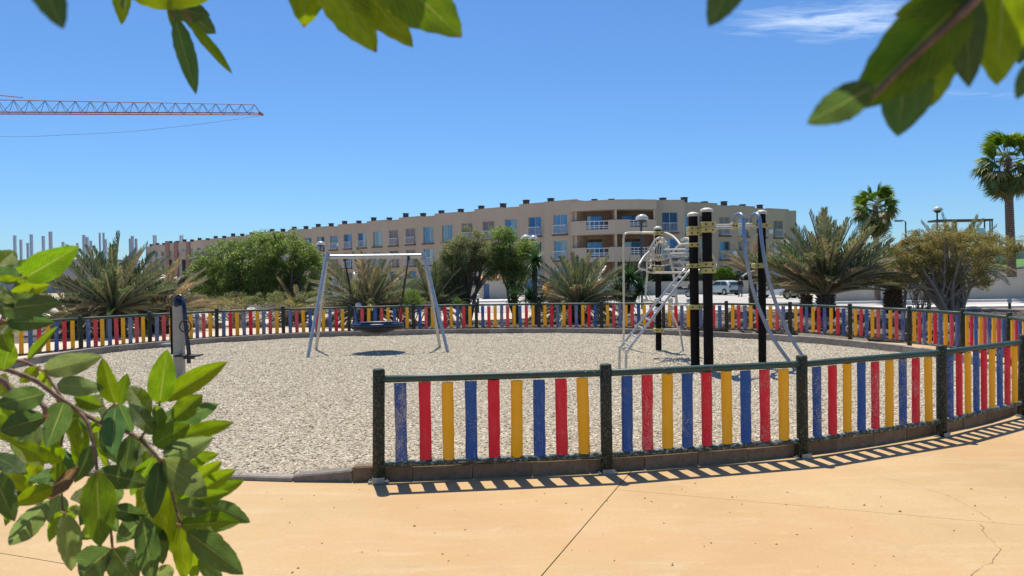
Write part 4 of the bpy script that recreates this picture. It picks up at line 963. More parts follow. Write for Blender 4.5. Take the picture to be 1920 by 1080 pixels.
b.box((-.2, .02, 0), (.0, 3, hz)).box((.52, .0, 0), (hw_, 3, hz)).box((0, .02, hz-.4), (.52, 3, hz)).box((.0, .3, 0), (.52, 3, hz-.4)); b.build('wall', M['cream'], hut)
b = MB(); b.box((.01, .2, .02), (.51, .26, hz-.42)); b.build('door', M['bluedoor'], hut)
b = MB()
for k in range(10): b.tube([(-.3+k*.34, -.2, hz+.05), (-.3+k*.34, 3.1, hz+.3)], .12, 6)
b.build('roof', M['tile'], hut)
for k in range(3):
    b = MB(); x = 1.0+k*.75; b.box((x, -.03, .1), (x+.65, -.002, hz-.15)); b.build('panel', M['cream'], hut)
hut2 = tag(empty('small_kiosk', (at(984, 520, 70).x, 70, RZ)), 'blue-doored pale kiosk between the leafy tree and the yucca', 'kiosk')
b = MB(); b.box((0, 0, 0), (.95, 2, 1.95)); b.build('wall', M['cream'], hut2); b = MB(); b.box((.1, -.05, .02), (.85, -.002, 1.8)); b.build('door', M['bluedoor'], hut2); b = MB(); b.box((-.1, -.15, 1.953), (1.05, 2.1, 2.1)); b.build('roof', M['coping'], hut2)
# orange ride/bin by the palm
o = tag(empty('yellow_bin', (at(1032, 550, 64).x, 64, RZ)), 'orange yellow domed bin glimpsed left of the bare palm', 'bin')
b = MB(); b.lathe([(.55, 0), (.62, .5), (.62, 1.0), (.7, 1.02), (.62, 1.35), (.3, 1.6), (.05, 1.68)], 14); b.build('body', M['yellowpl'], o, smooth=True)
b = MB(); b.box((-.25, -.68, .95), (.25, -.5, 1.15)); b.build('slot', M['darkplastic'], o)
# pergola on the terrace, upper right
YP = 88
pg = tag(empty('terrace_canopy', (at(1800, 420, YP).x, YP, 4)), 'flat brown canopy on slim posts with glass screens on the right terrace', 'canopy')
PI_ = Matrix.Translation((-at(1800, 420, YP).x, -YP, -4))
a, c_ = at(1738, 416.5, YP), at(1858, 415, YP); b = MB(); b.box(PI_ @ Vector((a.x+.45, YP-1.3, a.z-.02)), PI_ @ Vector((c_.x-.55, YP+.7, a.z+.2))); b.build('roof', M['brownwood'], pg)
for x in (1748, 1783, 1836, 1846, 1850): q = at(x, 418, YP); rod('pillar', PI_ @ Vector((q.x, YP-1, 1)), PI_ @ Vector((q.x, YP-1, a.z-.02)), .08, M['brownwood'], pg)
q, s2 = at(1750, 430, YP), at(1782, 448, YP); b = MB(); b.box(PI_ @ Vector((q.x, YP-1.1, s2.z-1)), PI_ @ Vector((s2.x, YP-1.05, q.z-.3))); b.build('glass_screen', M['bandglass'], pg)
q, s2 = at(1822, 424, YP), at(1836, 448, YP); b = MB(); b.box(PI_ @ Vector((q.x, YP-1.1, s2.z-1)), PI_ @ Vector((s2.x, YP-1.05, q.z-.3))); b.build('glass_screen', M['bandglass'], pg)
ter = tag(empty('terrace_railing', (at(1890, 460, 80).x, 80, 4)), 'terrace wall with slim railing and clay coping beside the tall palm', 'railing')
TI = Matrix.Translation((-at(1890, 460, 80).x, -80, -4))
q0, q1 = at(1862, 468, 80), at(2000, 468, 80); b = MB(); b.box(TI @ Vector((q0.x, 80, q0.z-3)), TI @ Vector((q1.x, 80.3, q0.z))); b.build('wall', M['cream'], ter)
b = MB(); b.box(TI @ Vector((q0.x, 79.9, q0.z+.002)), TI @ Vector((q1.x, 80.4, q0.z+.25))); b.build('coping', M['tile'], ter)
rod('rail', TI @ Vector((q0.x, 80.1, q0.z+.95)), TI @ Vector((q1.x, 80.1, q0.z+.95)), .03, M['lamppole'], ter)
for k in range(12): x = q0.x+(q1.x-q0.x)*k/11; rod('baluster', TI @ Vector((x, 80.1, q0.z+.2)), TI @ Vector((x, 80.1, q0.z+.95)), .025, M['lamppole'], ter)

def lamp(px, pytop, Y, zbase, lab, style='dome', s=1.0):
    tp = at(px, pytop, Y); o = tag(empty('street_lamp', (tp.x, Y, zbase)), lab, 'street lamp', 'street lamps round the car park')
    H = tp.z-zbase
    if style == 'dome':
        rod('pole', (0, 0, 0), (0, 0, H-.35*s), .065*s, M['lamppole'], o, 8)
        b = MB(); b.lathe([(.33*s, -.18*s), (.40*s, -.14*s), (.36*s, .0), (.22*s, .12*s), (.05*s, .17*s)], 16, 0, (.05, 0, H-.12*s)); b.build('lamp_head', M['lampglass'], o, smooth=True)
        b = MB(); b.lathe([(.15*s, -.36*s), (.34*s, -.16*s)], 12, 0, (.05, 0, H-.13*s)); b.build('lamp_bowl', M['darkplastic'], o)
    else:
        rod('pole', (0, 0, 0), (0, 0, H-.1), .06*s, M['lamppole'], o, 8)
        b = MB(); b.tube(spline([(0, 0, H-.12), (-.1*s, 0, H-.02), (-.35*s, 0, H)], 4), .035*s, 6); b.build('arm', M['lamppole'], o)
        b = MB(); b.box((-.95*s, -.16*s, H-.02), (-.3*s, .16*s, H+.08)); b.box((-.9*s, -.12*s, H-.08), (-.35*s, .12*s, H-.02)); b.build('lamp_head', M['steel'], o)
lamp(1202, 403, 46, RZ, 'dark street lamp with a pale dome in front of the bowed balconies')
lamp(984.5, 441, 52, RZ, 'pale domed street lamp showing above the leafy tree, left of its pair', 'dome', .9)
lamp(999, 442, 54, RZ, 'smaller domed street lamp beside the first, just left of the yucca head', 'dome', .8)
lamp(1757, 388, 62, 1.5, 'domed street lamp rising in front of the terrace canopy')
lamp(1698, 414, 66, 1.0, 'slim lamp with a side arm between the fan palm and the canopy', 'arm')
lamp(600, 453, 56, RZ, 'pale domed lamp half hidden at the edge of the large green tree', 'dome', .8)
def bollard(px, py, Y, lab):
    z = gz(0, Y) if Y < 44 else RZ; p = at(px, py, Y); H = max(.5, p.z-z); o = tag(empty('bollard_light', (p.x, Y, z)), lab, 'bollard light', 'low ball-topped bollard lights')
    b = MB(); b.lathe([(.07, 0), (.07, H-.2)], 10); b.build('stem', M['lamppole'], o, smooth=True)
    b = MB(); b.lathe([(.06, 0), (.11, .06), (.13, .13), (.10, .22), (.03, .26)], 12, 0, (0, 0, H-.22)); b.build('lamp_cap', M['lampglass'], o, smooth=True)
bollard(834, 555, 45, 'bollard light right of the swing below the pale wall')
bollard(896, 553, 44, 'bollard light just behind the leaning tree trunk')
bollard(965, 553, 44, 'bollard light left of the yucca clump')
bollard(1291, 560, 40, 'dark bollard light left of the two front climbing posts')
bollard(1893, 561, 40, 'bollard light on the pale strip at the far right')
bollard(672, 569, 26.5, 'bollard light with a grey cap just behind the swing seat')

# ------------------------------------------------------------------ vehicles and a person
def car(name, lab, loc, rotz, paintm, Lg=3.9, Wd=1.68, Hh=1.48):
    o = tag(empty(name, loc, rotz), lab, 'car')
    # side outline along +x (front), z up
    lower = [(-Lg/2, .35), (-Lg/2+.02, .75), (-Lg/2+.08, .95), (Lg*.17, .93), (Lg*.38, .82), (Lg/2-.08, .68), (Lg/2, .5), (Lg/2-.03, .28), (-Lg/2+.05, .25)]
    cab = [(-Lg/2+.08, .951), (-Lg/2+.42, Hh-.14), (-Lg/2+.85, Hh), (Lg*.0, Hh-.01), (Lg*.06, Hh-.06), (Lg*.23, .951-.02)]
    def loft(prof, w0, w1, zlo, zhi, mat, nm, par=o, ins=0):
        b = MB(); n = len(prof); vs = []
        for s in (-1, 1):
            for x, z in prof:
                k = 0 if zhi == zlo else max(0, min(1, (z-zlo)/(zhi-zlo))); vs.append((x, s*(w0*(1-k)+w1*k), z))
        b.add(vs, [tuple(range(n)), tuple(range(n, 2*n))[::-1]]+[(i, i+n, (i+1) % n+n, (i+1) % n) for i in range(n)])
        ob = b.build(nm, mat, par)
        md = ob.modifiers.new('bevel', 'BEVEL'); md.width = .07; md.segments = 3; md.limit_method = 'ANGLE'; md.angle_limit = R(25)
        for p in ob.data.polygons: p.use_smooth = True
        return ob
    body = loft(lower, Wd/2, Wd/2-.03, .3, .95, paintm, 'body')
    loft(cab, Wd/2-.04, Wd/2-.22, .95, Hh, paintm, 'cabin')
    def quad(nm, vs, mat, par):
        b = MB(); cen_ = sum((Vector(v) for v in vs), Vector())/len(vs)
        nrm = (Vector(vs[1])-Vector(vs[0])).cross(Vector(vs[2])-Vector(vs[0])).normalized()
        if nrm.dot(cen_-Vector((0, 0, .7))) < 0: nrm = -nrm; vs = vs[::-1]
        n = len(vs); b.add([Vector(v)+nrm*.022 for v in vs]+[Vector(v)-nrm*.02 for v in vs], [tuple(range(n)), tuple(range(n, 2*n))[::-1]]+[(i, i+n, (i+1) % n+n, (i+1) % n) for i in range(n)])
        return b.build(nm, mat, par)
    def sy(z): k = (z-.95)/(Hh-.95); return (Wd/2-.04)*(1-k)+(Wd/2-.22)*k
    for s in (-1, 1):
        z0, z1 = .99, Hh-.14
        quad('side_window', [(-Lg*.41, s*sy(z0), z0), (-Lg*.17, s*sy(z0), z0), (-Lg*.17, s*sy(z1), z1), (-Lg*.33, s*sy(z1), z1)], M['carglass'], o)
        quad('side_window', [(-Lg*.15, s*sy(z0), z0), (Lg*.17, s*sy(z0), z0), (Lg*.055, s*sy(z1), z1), (-Lg*.15, s*sy(z1), z1)], M['carglass'], o)
        for x in (-Lg*.32, Lg*.31):
            w_ = MB(); w_.tube([(x, s*(Wd/2-.20), .3), (x, s*(Wd/2+.015), .3)], .30, 18); wo_ = w_.build('wheel', M['tyre'], o, smooth=True)
            r2 = MB(); r2.tube([(x, s*(Wd/2+.0), .3), (x, s*(Wd/2+.028), .3)], .19, 12); r2.build('rim', M['rim'], wo_)
            ar = MB(); ar.tube([(x, s*(Wd/2-.1), .31), (x, s*(Wd/2+.006), .31)], .36, 18); ar.build('wheel_arch', M['darkplastic'], o)
        quad('headlight', [(Lg*.455, s*(Wd/2-.02), .62), (Lg*.49, s*(Wd/2-.35), .6), (Lg*.475, s*(Wd/2-.35), .72), (Lg*.43, s*(Wd/2-.02), .74)], M['lampglass'], o)
        quad('tail_light', [(-Lg/2-.003, s*(Wd/2-.04), .72), (-Lg/2-.003, s*(Wd/2-.22), .72), (-Lg/2+.06, s*(Wd/2-.22), 1.0), (-Lg/2+.06, s*(Wd/2-.05), 1.0)], M['tail'], o)
        quad('mirror', [(Lg*.15, s*(Wd/2+.02), .98), (Lg*.15, s*(Wd/2+.18), .98), (Lg*.15, s*(Wd/2+.18), 1.1), (Lg*.15, s*(Wd/2+.02), 1.1)], paintm, o)
    quad('rear_window', [(-Lg/2+.10, -.55, 1.02), (-Lg/2+.10, .55, 1.02), (-Lg/2+.38, .48, Hh-.18), (-Lg/2+.38, -.48, Hh-.18)], M['carglass'], o)
    quad('windscreen', [(Lg*.215, -.6, .99), (Lg*.215, .6, .99), (Lg*.08, .5, Hh-.12), (Lg*.08, -.5, Hh-.12)], M['carglass'], o)
    b = MB(); b.box((-Lg/2-.05, -Wd/2+.06, .28), (-Lg/2+.1, Wd/2-.06, .52)); b.build('bumper', M['darkplastic'], o)
    b = MB(); b.box((Lg/2-.12, -Wd/2+.08, .26), (Lg/2+.03, Wd/2-.08, .46)); b.build('bumper', M['darkplastic'], o)
    return o
cz = RZ+.012
pc = gp(1362, 553.5, cz); car('parked_car', 'silver green hatchback parked with its rear towards the playground', (pc.x, pc.y+1.5, cz), R(90+26), M['cargreen'])
pc = gp(1464, 559, cz); car('parked_car', 'white hatchback parked behind the palm, right of the climbing frame', (pc.x, pc.y+1.2, cz), R(90+50), M['carwhite'])
def motorbike(loc, rotz, lab, s=1.0):
    o = tag(empty('motorbike', loc, rotz), lab, 'motorbike', 'parked motorbikes'); 
    for x in (-.62, .66):
        b = MB(); b.tube([(x+.25*math.cos(a*PI/10), 0, .30+.25*math.sin(a*PI/10)) for a in range(20)], .055, 8, closed=True); wh = b.build('wheel', M['tyre'], o, smooth=True)
        b = MB(); b.tube([(x, -.03, .30), (x, .03, .30)], .2, 10); b.build('rim', M['rim'], wh)
    b = MB(); b.tube(spline([(-.85, 0, .72), (-.5, 0, .78), (-.1, 0, .74), (.15, 0, .86), (.42, 0, .84)], 4), [.05, .08, .1, .12, .12, .12, .12, .12, .13, .15, .16, .17, .17, .16, .14, .12, .08][:17], 10); b.build('body', M['darkplastic'], o, smooth=True)
    b = MB(); b.box((-.3, -.14, .28), (.25, .14, .68)); b.build('engine', M['steel'], o)
    b = MB(); b.tube([(.66, .06, .30), (.46, .05, .98)], .025, 6); b.tube([(.66, -.06, .30), (.46, -.05, .98)], .025, 6); b.build('fork', M['galv'], o)
    b = MB(); b.tube(spline([(.30, .36, 1.02), (.42, .2, 1.04), (.46, 0, 1.0), (.42, -.2, 1.04), (.30, -.36, 1.02)], 3), .02, 6); b.build('handlebar', M['darkplastic'], o)
    b = MB(); b.box((.45, -.15, .78), (.62, .15, 1.08)); b.build('fairing', M['darkplastic'], o)
    b = MB(); b.box((-1.0, -.18, .84), (-.62, .18, 1.12)); b.build('top_box', M['darkplastic'], o)
    b = MB(); b.tube([(.1, .16, .3), (-.75, .18, .38)], .05, 8); b.build('exhaust', M['rim'], o)
    o.scale = (s, s, s); return o
p = gp(1277, 557.5, cz); motorbike((p.x, p.y, cz), R(165), 'dark motorbike seen through the climbing frame ladder', 1.05)
p = gp(1462, 560, cz); motorbike((p.x+.6, p.y-1.4, cz), R(20), 'black motorbike parked against the side of the white hatchback', 1.0)
# person in dark clothing beside the silver-green car
def person(loc, rotz, lab):
    o = tag(empty('person', loc, rotz), lab, 'person')
    def skin(nm, verts, edges, radii, mat, root=0):
        me = bpy.data.meshes.new(nm); me.from_pydata(verts, edges, []); me.materials.append(mat)
        ob = link(nm, me, o); sk = ob.modifiers.new('skin', 'SKIN'); sv = me.skin_vertices[0].data
        for i, r in enumerate(radii): sv[i].radius = (r, r) if not isinstance(r, tuple) else r
        sv[root].use_root = True
        ss = ob.modifiers.new('sub', 'SUBSURF'); ss.levels = 1; ss.render_levels = 2; sk.use_smooth_shade = True; return ob
    V = [(0, 0, .95), (0, 0, 1.15), (0, 0, 1.36), (0, 0, 1.47), (0, .01, 1.56), (0, .02, 1.66),      # 0-5 spine to head
         (.17, 0, 1.38), (.24, .02, 1.12), (.20, .16, .98), (.17, .24, 1.0),
         (-.17, 0, 1.38), (-.24, 0, 1.10), (-.25, .03, .86), (-.25, .05, .78),
         (.10, 0, .90), (.11, .02, .50), (.12, -.02, .09), (.12, .10, .04), (-.10, 0, .90), (-.12, -.01, .50), (-.14, -.04, .09), (-.15, .08, .04)]
    E = [(0, 1), (1, 2), (2, 3), (3, 4), (4, 5), (2, 6), (6, 7), (7, 8), (8, 9), (2, 10), (10, 11), (11, 12), (12, 13), (0, 14), (14, 15), (15, 16), (16, 17), (0, 18), (18, 19), (19, 20), (20, 21)]
    rad = [.12, .12, .13, .055, .085, .09, .06, .045, .035, .035, .06, .045, .035, .035, .085, .06, .042, .035, .085, .06, .042, .035]
    skin('body', V, E, rad, M['skin'])
    skin('jacket', [V[0], V[1], V[2], (0, 0, 1.44), V[6], V[7], V[8], V[10], V[11], V[12]], [(0, 1), (1, 2), (2, 3), (2, 4), (4, 5), (5, 6), (2, 7), (7, 8), (8, 9)], [.155, .15, .16, .08, .085, .068, .055, .085, .068, .055], M['darkcloth'])
    skin('trousers', [(0, 0, .93), V[14], V[15], (.12, -.02, .12), V[18], V[19], (-.14, -.04, .12)], [(0, 1), (1, 2), (2, 3), (0, 4), (4, 5), (5, 6)], [.14, .105, .082, .065, .105, .082, .065], M['jeans'])
    b = MB(); b.lathe([(.09, 0), (.108, .05), (.10, .12), (.05, .17)], 12, 0, (0, -.012, 1.60)); b.build('hair', M['darkcloth'], o, smooth=True)
    for s in (-1, 1): b = MB(); b.box((s*.13-.05, -.1, 0), (s*.13+.05, .17, .08)); b.build('shoe', M['darkplastic'], o)
    return o
p = gp(1388, 556, cz); person((p.x, p.y, cz), R(150), 'person in a black jacket standing behind the silver green car')

# ------------------------------------------------------------------ vegetation
def frond_mesh(name, L_, curve, leafl, n=46, vshape=.5, droop=.1, seed=0, mat='frond'):
    rnd = random.Random(seed); pts = []; ang = 0
    p = Vector((0, 0, 0)); seg = 14
    for i in range(seg+1):
        pts.append(p.copy()); a = -curve*(i/seg)**1.4; p = p+Vector((math.cos(a), 0, math.sin(a)))*(L_/seg)
    b = MB(); b.tube(pts, [.022*(1-.85*i/seg)+.003 for i in range(seg+1)], 4, 0, caps=False)
    for k in range(n):
        f = .10+.90*k/(n-1); s_ = f*seg; i = min(seg-1, int(s_)); q = pts[i].lerp(pts[i+1], s_-i); tdir = (pts[i+1]-pts[i]).normalized(); upv = Vector((0, 1, 0)).cross(tdir)*-1
        ll = leafl*math.sin(PI*(0.12+.80*f))**.7*rnd.uniform(.8, 1.1)
        for s in (-1, 1):
            out = (Vector((0, s, 0))*math.cos(vshape)+upv*math.sin(vshape))*rnd.uniform(.8, 1.1)+tdir*rnd.uniform(1.0, 1.6)+Vector((rnd.gauss(0, .12), rnd.gauss(0, .12), rnd.gauss(0, .12))); out.normalize()
            wv = out.cross(upv).normalized()*(.0065+.0025*rnd.random()); m1 = q+out*ll*.5+upv*.01; tp_ = q+out*ll+Vector((0, 0, -droop*ll))
            b.add([q-wv*.5, q+wv*.5, m1+wv, m1-wv, tp_], [(0, 1, 2, 3), (3, 2, 4)], 1)
    return mesh_of(name, b.v, b.f, [M['rachis'], M[mat]], b.m)
FR = [frond_mesh('frond', 1.0, c_, .185, 58, vs_, .06, i) for i, (c_, vs_) in enumerate([(0.18, .75), (.4, .65), (.65, .6), (.95, .5), (.28, .85), (1.25, .45)])]
def stubby_trunk(name, h, r0_, r1_, parent, seed=0, rings=None):
    rnd = random.Random(seed); b = MB(); rings = rings or max(3, int(h/.11)); n = 12
    b.tube([(0, 0, -.2), (0, 0, h*.5), (0, 0, h)], [r0_, (r0_+r1_)/2, r1_*.9], n)
    for j in range(rings):
        z = h*j/rings; rr = r0_+(r1_-r0_)*j/rings
        for k in range(n):
            a = 2*PI*(k+.5*(j % 2))/n+rnd.gauss(0, .05); d = Vector((math.cos(a), math.sin(a), 0)); s_ = Vector((-d.y, d.x, 0))*rr*.24
            q = d*rr*.95+Vector((0, 0, z)); tip = d*(rr*1.22+rnd.uniform(0, .04))+Vector((0, 0, z+.10+rnd.uniform(0, .07)))
            b.add([q-s_, q+s_, q+Vector((0, 0, .09)), tip+s_*.45, tip-s_*.45], [(0, 1, 3, 4), (0, 4, 2), (1, 2, 3), (2, 4, 3)])
    return b.build(name, M['ptrunk'], parent)
def palm(px, pybase, Y, h, Lf, lab, nf=70, green=.5, seed=0, trunk_r=.28, spread=1.0, low=-.35, fine=False, windx=0.0):
    rnd = random.Random(seed); p = at(px, pybase, Y); z0 = gz(p.x, Y); o = tag(empty('date_palm', (p.x, Y, z0), rnd.uniform(0, 6)), lab, 'palm tree', 'squat date palms behind the fence')
    stubby_trunk('trunk', h, trunk_r*1.05, trunk_r, o, seed)
    rz = o.rotation_euler.z
    for k in range(nf):
        f = (k+.5)/nf; az = k*2.39996+rnd.gauss(0, .15)
        el = math.asin(1-(1-math.sin(low))*f**.92) if True else 0
        el += rnd.gauss(0, .09); L_ = Lf*rnd.uniform(.82, 1.08)*(1.0-.12*(f))
        me = FR[rnd.choice([0, 4, 1])] if f < .35 else FR[rnd.choice([1, 2, 4])] if f < .7 else FR[rnd.choice([2, 3, 5]) if low < .1 else rnd.choice([1, 2])]
        fo = link('frond', me, o); fo.location = (.5*trunk_r*math.cos(az)*math.cos(el), .5*trunk_r*math.sin(az)*math.cos(el), h-.02+.12*math.sin(el))
        fo.rotation_mode = 'XYZ'
        Rm = Matrix.Rotation(az, 4, 'Z') @ Matrix.Rotation(-el, 4, 'Y') @ Matrix.Rotation(rnd.gauss(0, .35), 4, 'X')
        fo.rotation_euler = Rm.to_euler(); fo.scale = (L_, L_, L_)
        g = green+rnd.gauss(0, .28)-.9*max(0, f-.45)
        if g > .55: c_ = (rnd.uniform(.07, .11), rnd.uniform(.13, .17), .06)
        elif g > .2: c_ = (rnd.uniform(.18, .24), rnd.uniform(.20, .24), .11)
        elif g > -.1: c_ = (rnd.uniform(.30, .38), rnd.uniform(.25, .31), .17)
        else: c_ = (rnd.uniform(.42, .50), rnd.uniform(.31, .36), .21)
        fo.color = (*c_, 1)
    return o
palm(214, 600, 24.5, .85, 2.3, 'broad green date palm with drooping dry fronds, leftmost behind the fence', 105, .62, 1, .42, low=-.25)
palm(300, 600, 26.0, .6, 2.0, 'dry low palm mound just right of the leftmost palm', 60, -.1, 21, .3, low=-.3)
palm(140, 600, 25.5, .4, 1.7, 'dry palm clump half hidden by the left branch', 55, .0, 22, .3, low=-.3)
palm(690, 590, 28.5, .7, 2.35, 'feathery date palm framed by the swing', 100, .5, 2, .35, low=-.35)
palm(812, 590, 31.0, .75, 2.0, 'smaller green date palm behind the right swing legs', 60, .75, 3, .28, low=-.1)
palm(560, 592, 32.0, .5, 1.7, 'low dry palm under the big green tree', 45, .1, 23, .28, low=-.3)
palm(1086, 590, 30.0, .75, 2.15, 'dense grey-green date palm right of the yucca clump', 105, .5, 4, .36, low=-.25)
palm(1412, 590, 36.0, 1.9, 2.0, 'dry palm behind the sliding bars of the climbing frame', 34, .0, 5, .16, low=.4)
palm(1548, 590, 26.0, 1.0, 2.75, 'largest date palm with upright fronds, right of the climbing frame', 125, .45, 6, .27, low=.30)
palm(1512, 590, 29.0, 1.0, 2.2, 'brown-fronded palm tucked left behind the largest one', 38, -.1, 7, .20, low=.45)
palm(1674, 595, 27.5, 1.15, 1.6, 'vase-shaped small palm between the largest palm and the spreading shrub', 60, .0, 8, .27, low=.3)
palm(1790, 520, 40.0, 2.1, 2.9, 'arching green palm rising behind the spreading shrub', 55, .55, 9, .35, low=.05)

def leaf_cloud(name, clusters, per, size, mat, parent, origin, seed=0, shape=(1, 1, 1), flat=.35):
    """crown: small leaf-sized faces gathered in clumps"""
    rg = np.random.default_rng(seed); n = len(clusters)*per
    C = np.array([[c_[0], c_[1], c_[2]] for c_ in clusters]); Rr = np.array([c_[3] for c_ in clusters])
    idx = np.repeat(np.arange(len(clusters)), per)
    off = rg.normal(0, 1, (n, 3)); off *= (rg.uniform(.25, 1, (n, 1))**.5/np.maximum(np.linalg.norm(off, axis=1, keepdims=True), .3))*1.0
    pos = C[idx]+off*Rr[idx, None]*np.array([1, 1, .8])-np.array(origin)
    d = rg.normal(0, 1, (n, 3)); d[:, 2] = d[:, 2]*.6-.25; d /= np.linalg.norm(d, axis=1, keepdims=True)
    w_ = np.cross(d, rg.normal(0, 1, (n, 3))); w_ /= np.linalg.norm(w_, axis=1, keepdims=True)
    s_ = size*rg.uniform(.6, 1.3, (n, 1)); a = pos-d*s_*.5; b_ = pos+d*s_*.5; m1 = pos+w_*s_*flat*.5; m2 = pos-w_*s_*flat*.5
    V = np.stack([a, m1, b_, m2], 1).reshape(-1, 3).astype(np.float32)
    me = bpy.data.meshes.new(name); me.vertices.add(4*n); me.vertices.foreach_set('co', V.ravel()); me.loops.add(4*n); me.polygons.add(n)
    me.loops.foreach_set('vertex_index', np.arange(4*n, dtype=np.int32)); me.polygons.foreach_set('loop_start', np.arange(0, 4*n, 4, dtype=np.int32)); me.update(calc_edges=True); me.materials.append(mat)
    return link(name, me, parent)
def tree(name, lab, px, pybase, Y, crown, mat, per=150, nc=110, leaf=.085, trunk_r=.09, seed=0, cat='tree', clr=(.16, .34), stems=4, group=None, bark='bark', flat=.26, twigs=26):
    """crown = list of ellipsoids (px, py, rx_px, ry_px, weight) as the photo shows them, given depth here"""
    rnd = random.Random(seed); p = at(px, pybase, Y); z0 = gz(p.x, Y); o = tag(empty(name, (p.x, Y, z0)), lab, cat, group); O = Vector((p.x, Y, z0))
    cl_ = []
    tw = sum(c_[4] for c_ in crown)
    for (cx, cy, rx, ry, wgt) in crown:
        c0 = at(cx, cy, Y); RX, RZ_ = rx/1400*Y, ry/1400*Y
        for k in range(int(nc*wgt/tw)):
            while True:
                q = Vector((rnd.uniform(-1, 1), rnd.uniform(-1, 1), rnd.uniform(-1, 1)))
                if .25 < q.length < 1: break
            if rnd.random() < .6: q = q.normalized()*rnd.uniform(.72, 1.0)
            cl_.append((c0.x+q.x*RX, c0.y+q.y*RX*.8, c0.z+q.z*RZ_, rnd.uniform(*clr)))
    leaf_cloud('crown', cl_, per, leaf, mat, o, O, seed, flat=flat)
    b = MB(); hub = []
    for k in range(stems):
        a = rnd.uniform(0, 6.28); tgt = cl_[rnd.randrange(len(cl_))]; tgt = Vector(tgt[:3])-O
        s0 = Vector((rnd.uniform(-.12, .12), rnd.uniform(-.1, .1), -.1)); midp = s0.lerp(tgt, .45)+Vector((rnd.gauss(0, .12), rnd.gauss(0, .12), .15)); 
        pts = spline([s0, midp, tgt], 6); b.tube(pts, [trunk_r*(1-.8*i/(len(pts)-1)) for i in range(len(pts))], 7); hub += pts[4:9]
    for k in range(twigs):
        tgt = cl_[rnd.randrange(len(cl_))]; tgt = Vector(tgt[:3])-O; s0 = rnd.choice(hub)
        pts = spline([s0, s0.lerp(tgt, .5)+Vector((rnd.gauss(0, .12), rnd.gauss(0, .12), rnd.gauss(0, .1))), tgt], 4); b.tube(pts, [trunk_r*.38*(1-.85*i/(len(pts)-1))+.003 for i in range(len(pts))], 5)
    b.build('trunk', M[bark], o, smooth=True); return o
tree('green_tree', 'rounded light green tree with feathery foliage, left of the swing', 440, 596, 32, [(425, 500, 66, 50, 1.2), (392, 525, 46, 38, .7), (478, 480, 48, 42, 1), (455, 530, 60, 36, 1)], M['olive'], 125, 300, .12, .10, 1, group='leafy trees behind the fence')
tree('green_tree', 'darker green tree whose crown touches the left swing leg', 545, 596, 33, [(540, 483, 58, 48, 1.2), (575, 515, 36, 52, 1), (520, 525, 52, 42, 1), (500, 455, 28, 22, .3)], M['olive'], 125, 300, .12, .11, 2, group='leafy trees behind the fence')
tree('green_tree', 'leaning dull green tree right of the swing', 877, 590, 31, [(868, 480, 42, 32, 1.1), (845, 510, 30, 34, .7), (915, 480, 34, 28, .8), (880, 450, 28, 22, .3), (850, 535, 24, 20, .3)], M['dull'], 170, 210, .09, .10, 3, group='leafy trees behind the fence', stems=6, twigs=50)
tree('green_tree', 'bushy green tree between the leaning tree and the yucca', 972, 590, 31, [(955, 475, 40, 36, 1.2), (940, 440, 24, 16, .35), (968, 520, 26, 28, .7), (930, 500, 32, 30, .6), (985, 480, 22, 30, .4)], M['olive'], 170, 210, .09, .10, 4, group='leafy trees behind the fence', stems=3)
tree('spreading_shrub', 'wide yellowish shrub tree with bare crooked limbs at the right', 1790, 606, 24.5, [(1790, 470, 88, 40, 1.6), (1715, 480, 42, 34, .5), (1868, 465, 45, 22, .5), (1800, 520, 62, 26, .6), (1760, 450, 60, 28, .7), (1700, 510, 36, 26, .4)], M['yolive'], 170, 290, .075, .085, 5, 'shrub', clr=(.12, .26), stems=10, bark='twigpale', twigs=110)
tree('spreading_shrub', 'reddish yellow scrubby bush left of the wide shrub tree', 1690, 600, 29, [(1672, 475, 46, 24, 1), (1640, 490, 26, 18, .4), (1710, 470, 26, 18, .4)], M['yolive'], 130, 110, .08, .05, 6, 'shrub', clr=(.12, .26), stems=6, bark='twigpale', twigs=40)
tree('bare_bush', 'small sparse bush with pale bare twigs before the beige wall', 1733, 600, 27, [(1735, 535, 34, 18, 1), (1722, 528, 24, 14, .5)], M['bright'], 30, 50, .05, .02, 7, 'bush', clr=(.06, .16), stems=16, bark='twigpale', twigs=70)
tree('low_bush', 'small bright green bush below the swing crossbar, right side', 772, 592, 26.5, [(772, 560, 22, 16, 1)], M['bright'], 60, 30, .08, .02, 8, 'bush', clr=(.1, .2), stems=4)
tree('low_bush', 'tiny yellow green bush at the foot of the leaning tree', 862, 598, 26, [(862, 566, 10, 9, 1)], M['bright'], 50, 14, .07, .015, 9, 'bush', clr=(.06, .12), stems=3)
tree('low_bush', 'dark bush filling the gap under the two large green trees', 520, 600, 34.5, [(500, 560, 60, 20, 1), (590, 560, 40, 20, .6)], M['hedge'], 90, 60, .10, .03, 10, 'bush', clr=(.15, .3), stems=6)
tree('low_bush', 'dull low scrub between the fitness post and the green tree trunks', 380, 600, 30.5, [(365, 566, 45, 14, 1), (430, 564, 50, 14, 1), (320, 570, 30, 12, .5)], M['dull'], 110, 110, .09, .02, 13, 'bush', clr=(.12, .26), stems=10, twigs=40)
tree('low_bush', 'dull low scrub left of the left swing leg', 560, 600, 30.0, [(510, 564, 50, 14, 1), (590, 564, 40, 14, 1)], M['dull'], 110, 90, .09, .02, 14, 'bush', clr=(.12, .26), stems=10, twigs=40)
tree('low_bush', 'dry brown scrub at the foot of the large green trees', 450, 600, 28.5, [(440, 572, 70, 12, 1), (560, 574, 50, 10, .6)], M['yolive'], 40, 50, .09, .02, 12, 'bush', clr=(.1, .2), stems=20, bark='twigpale', twigs=70)
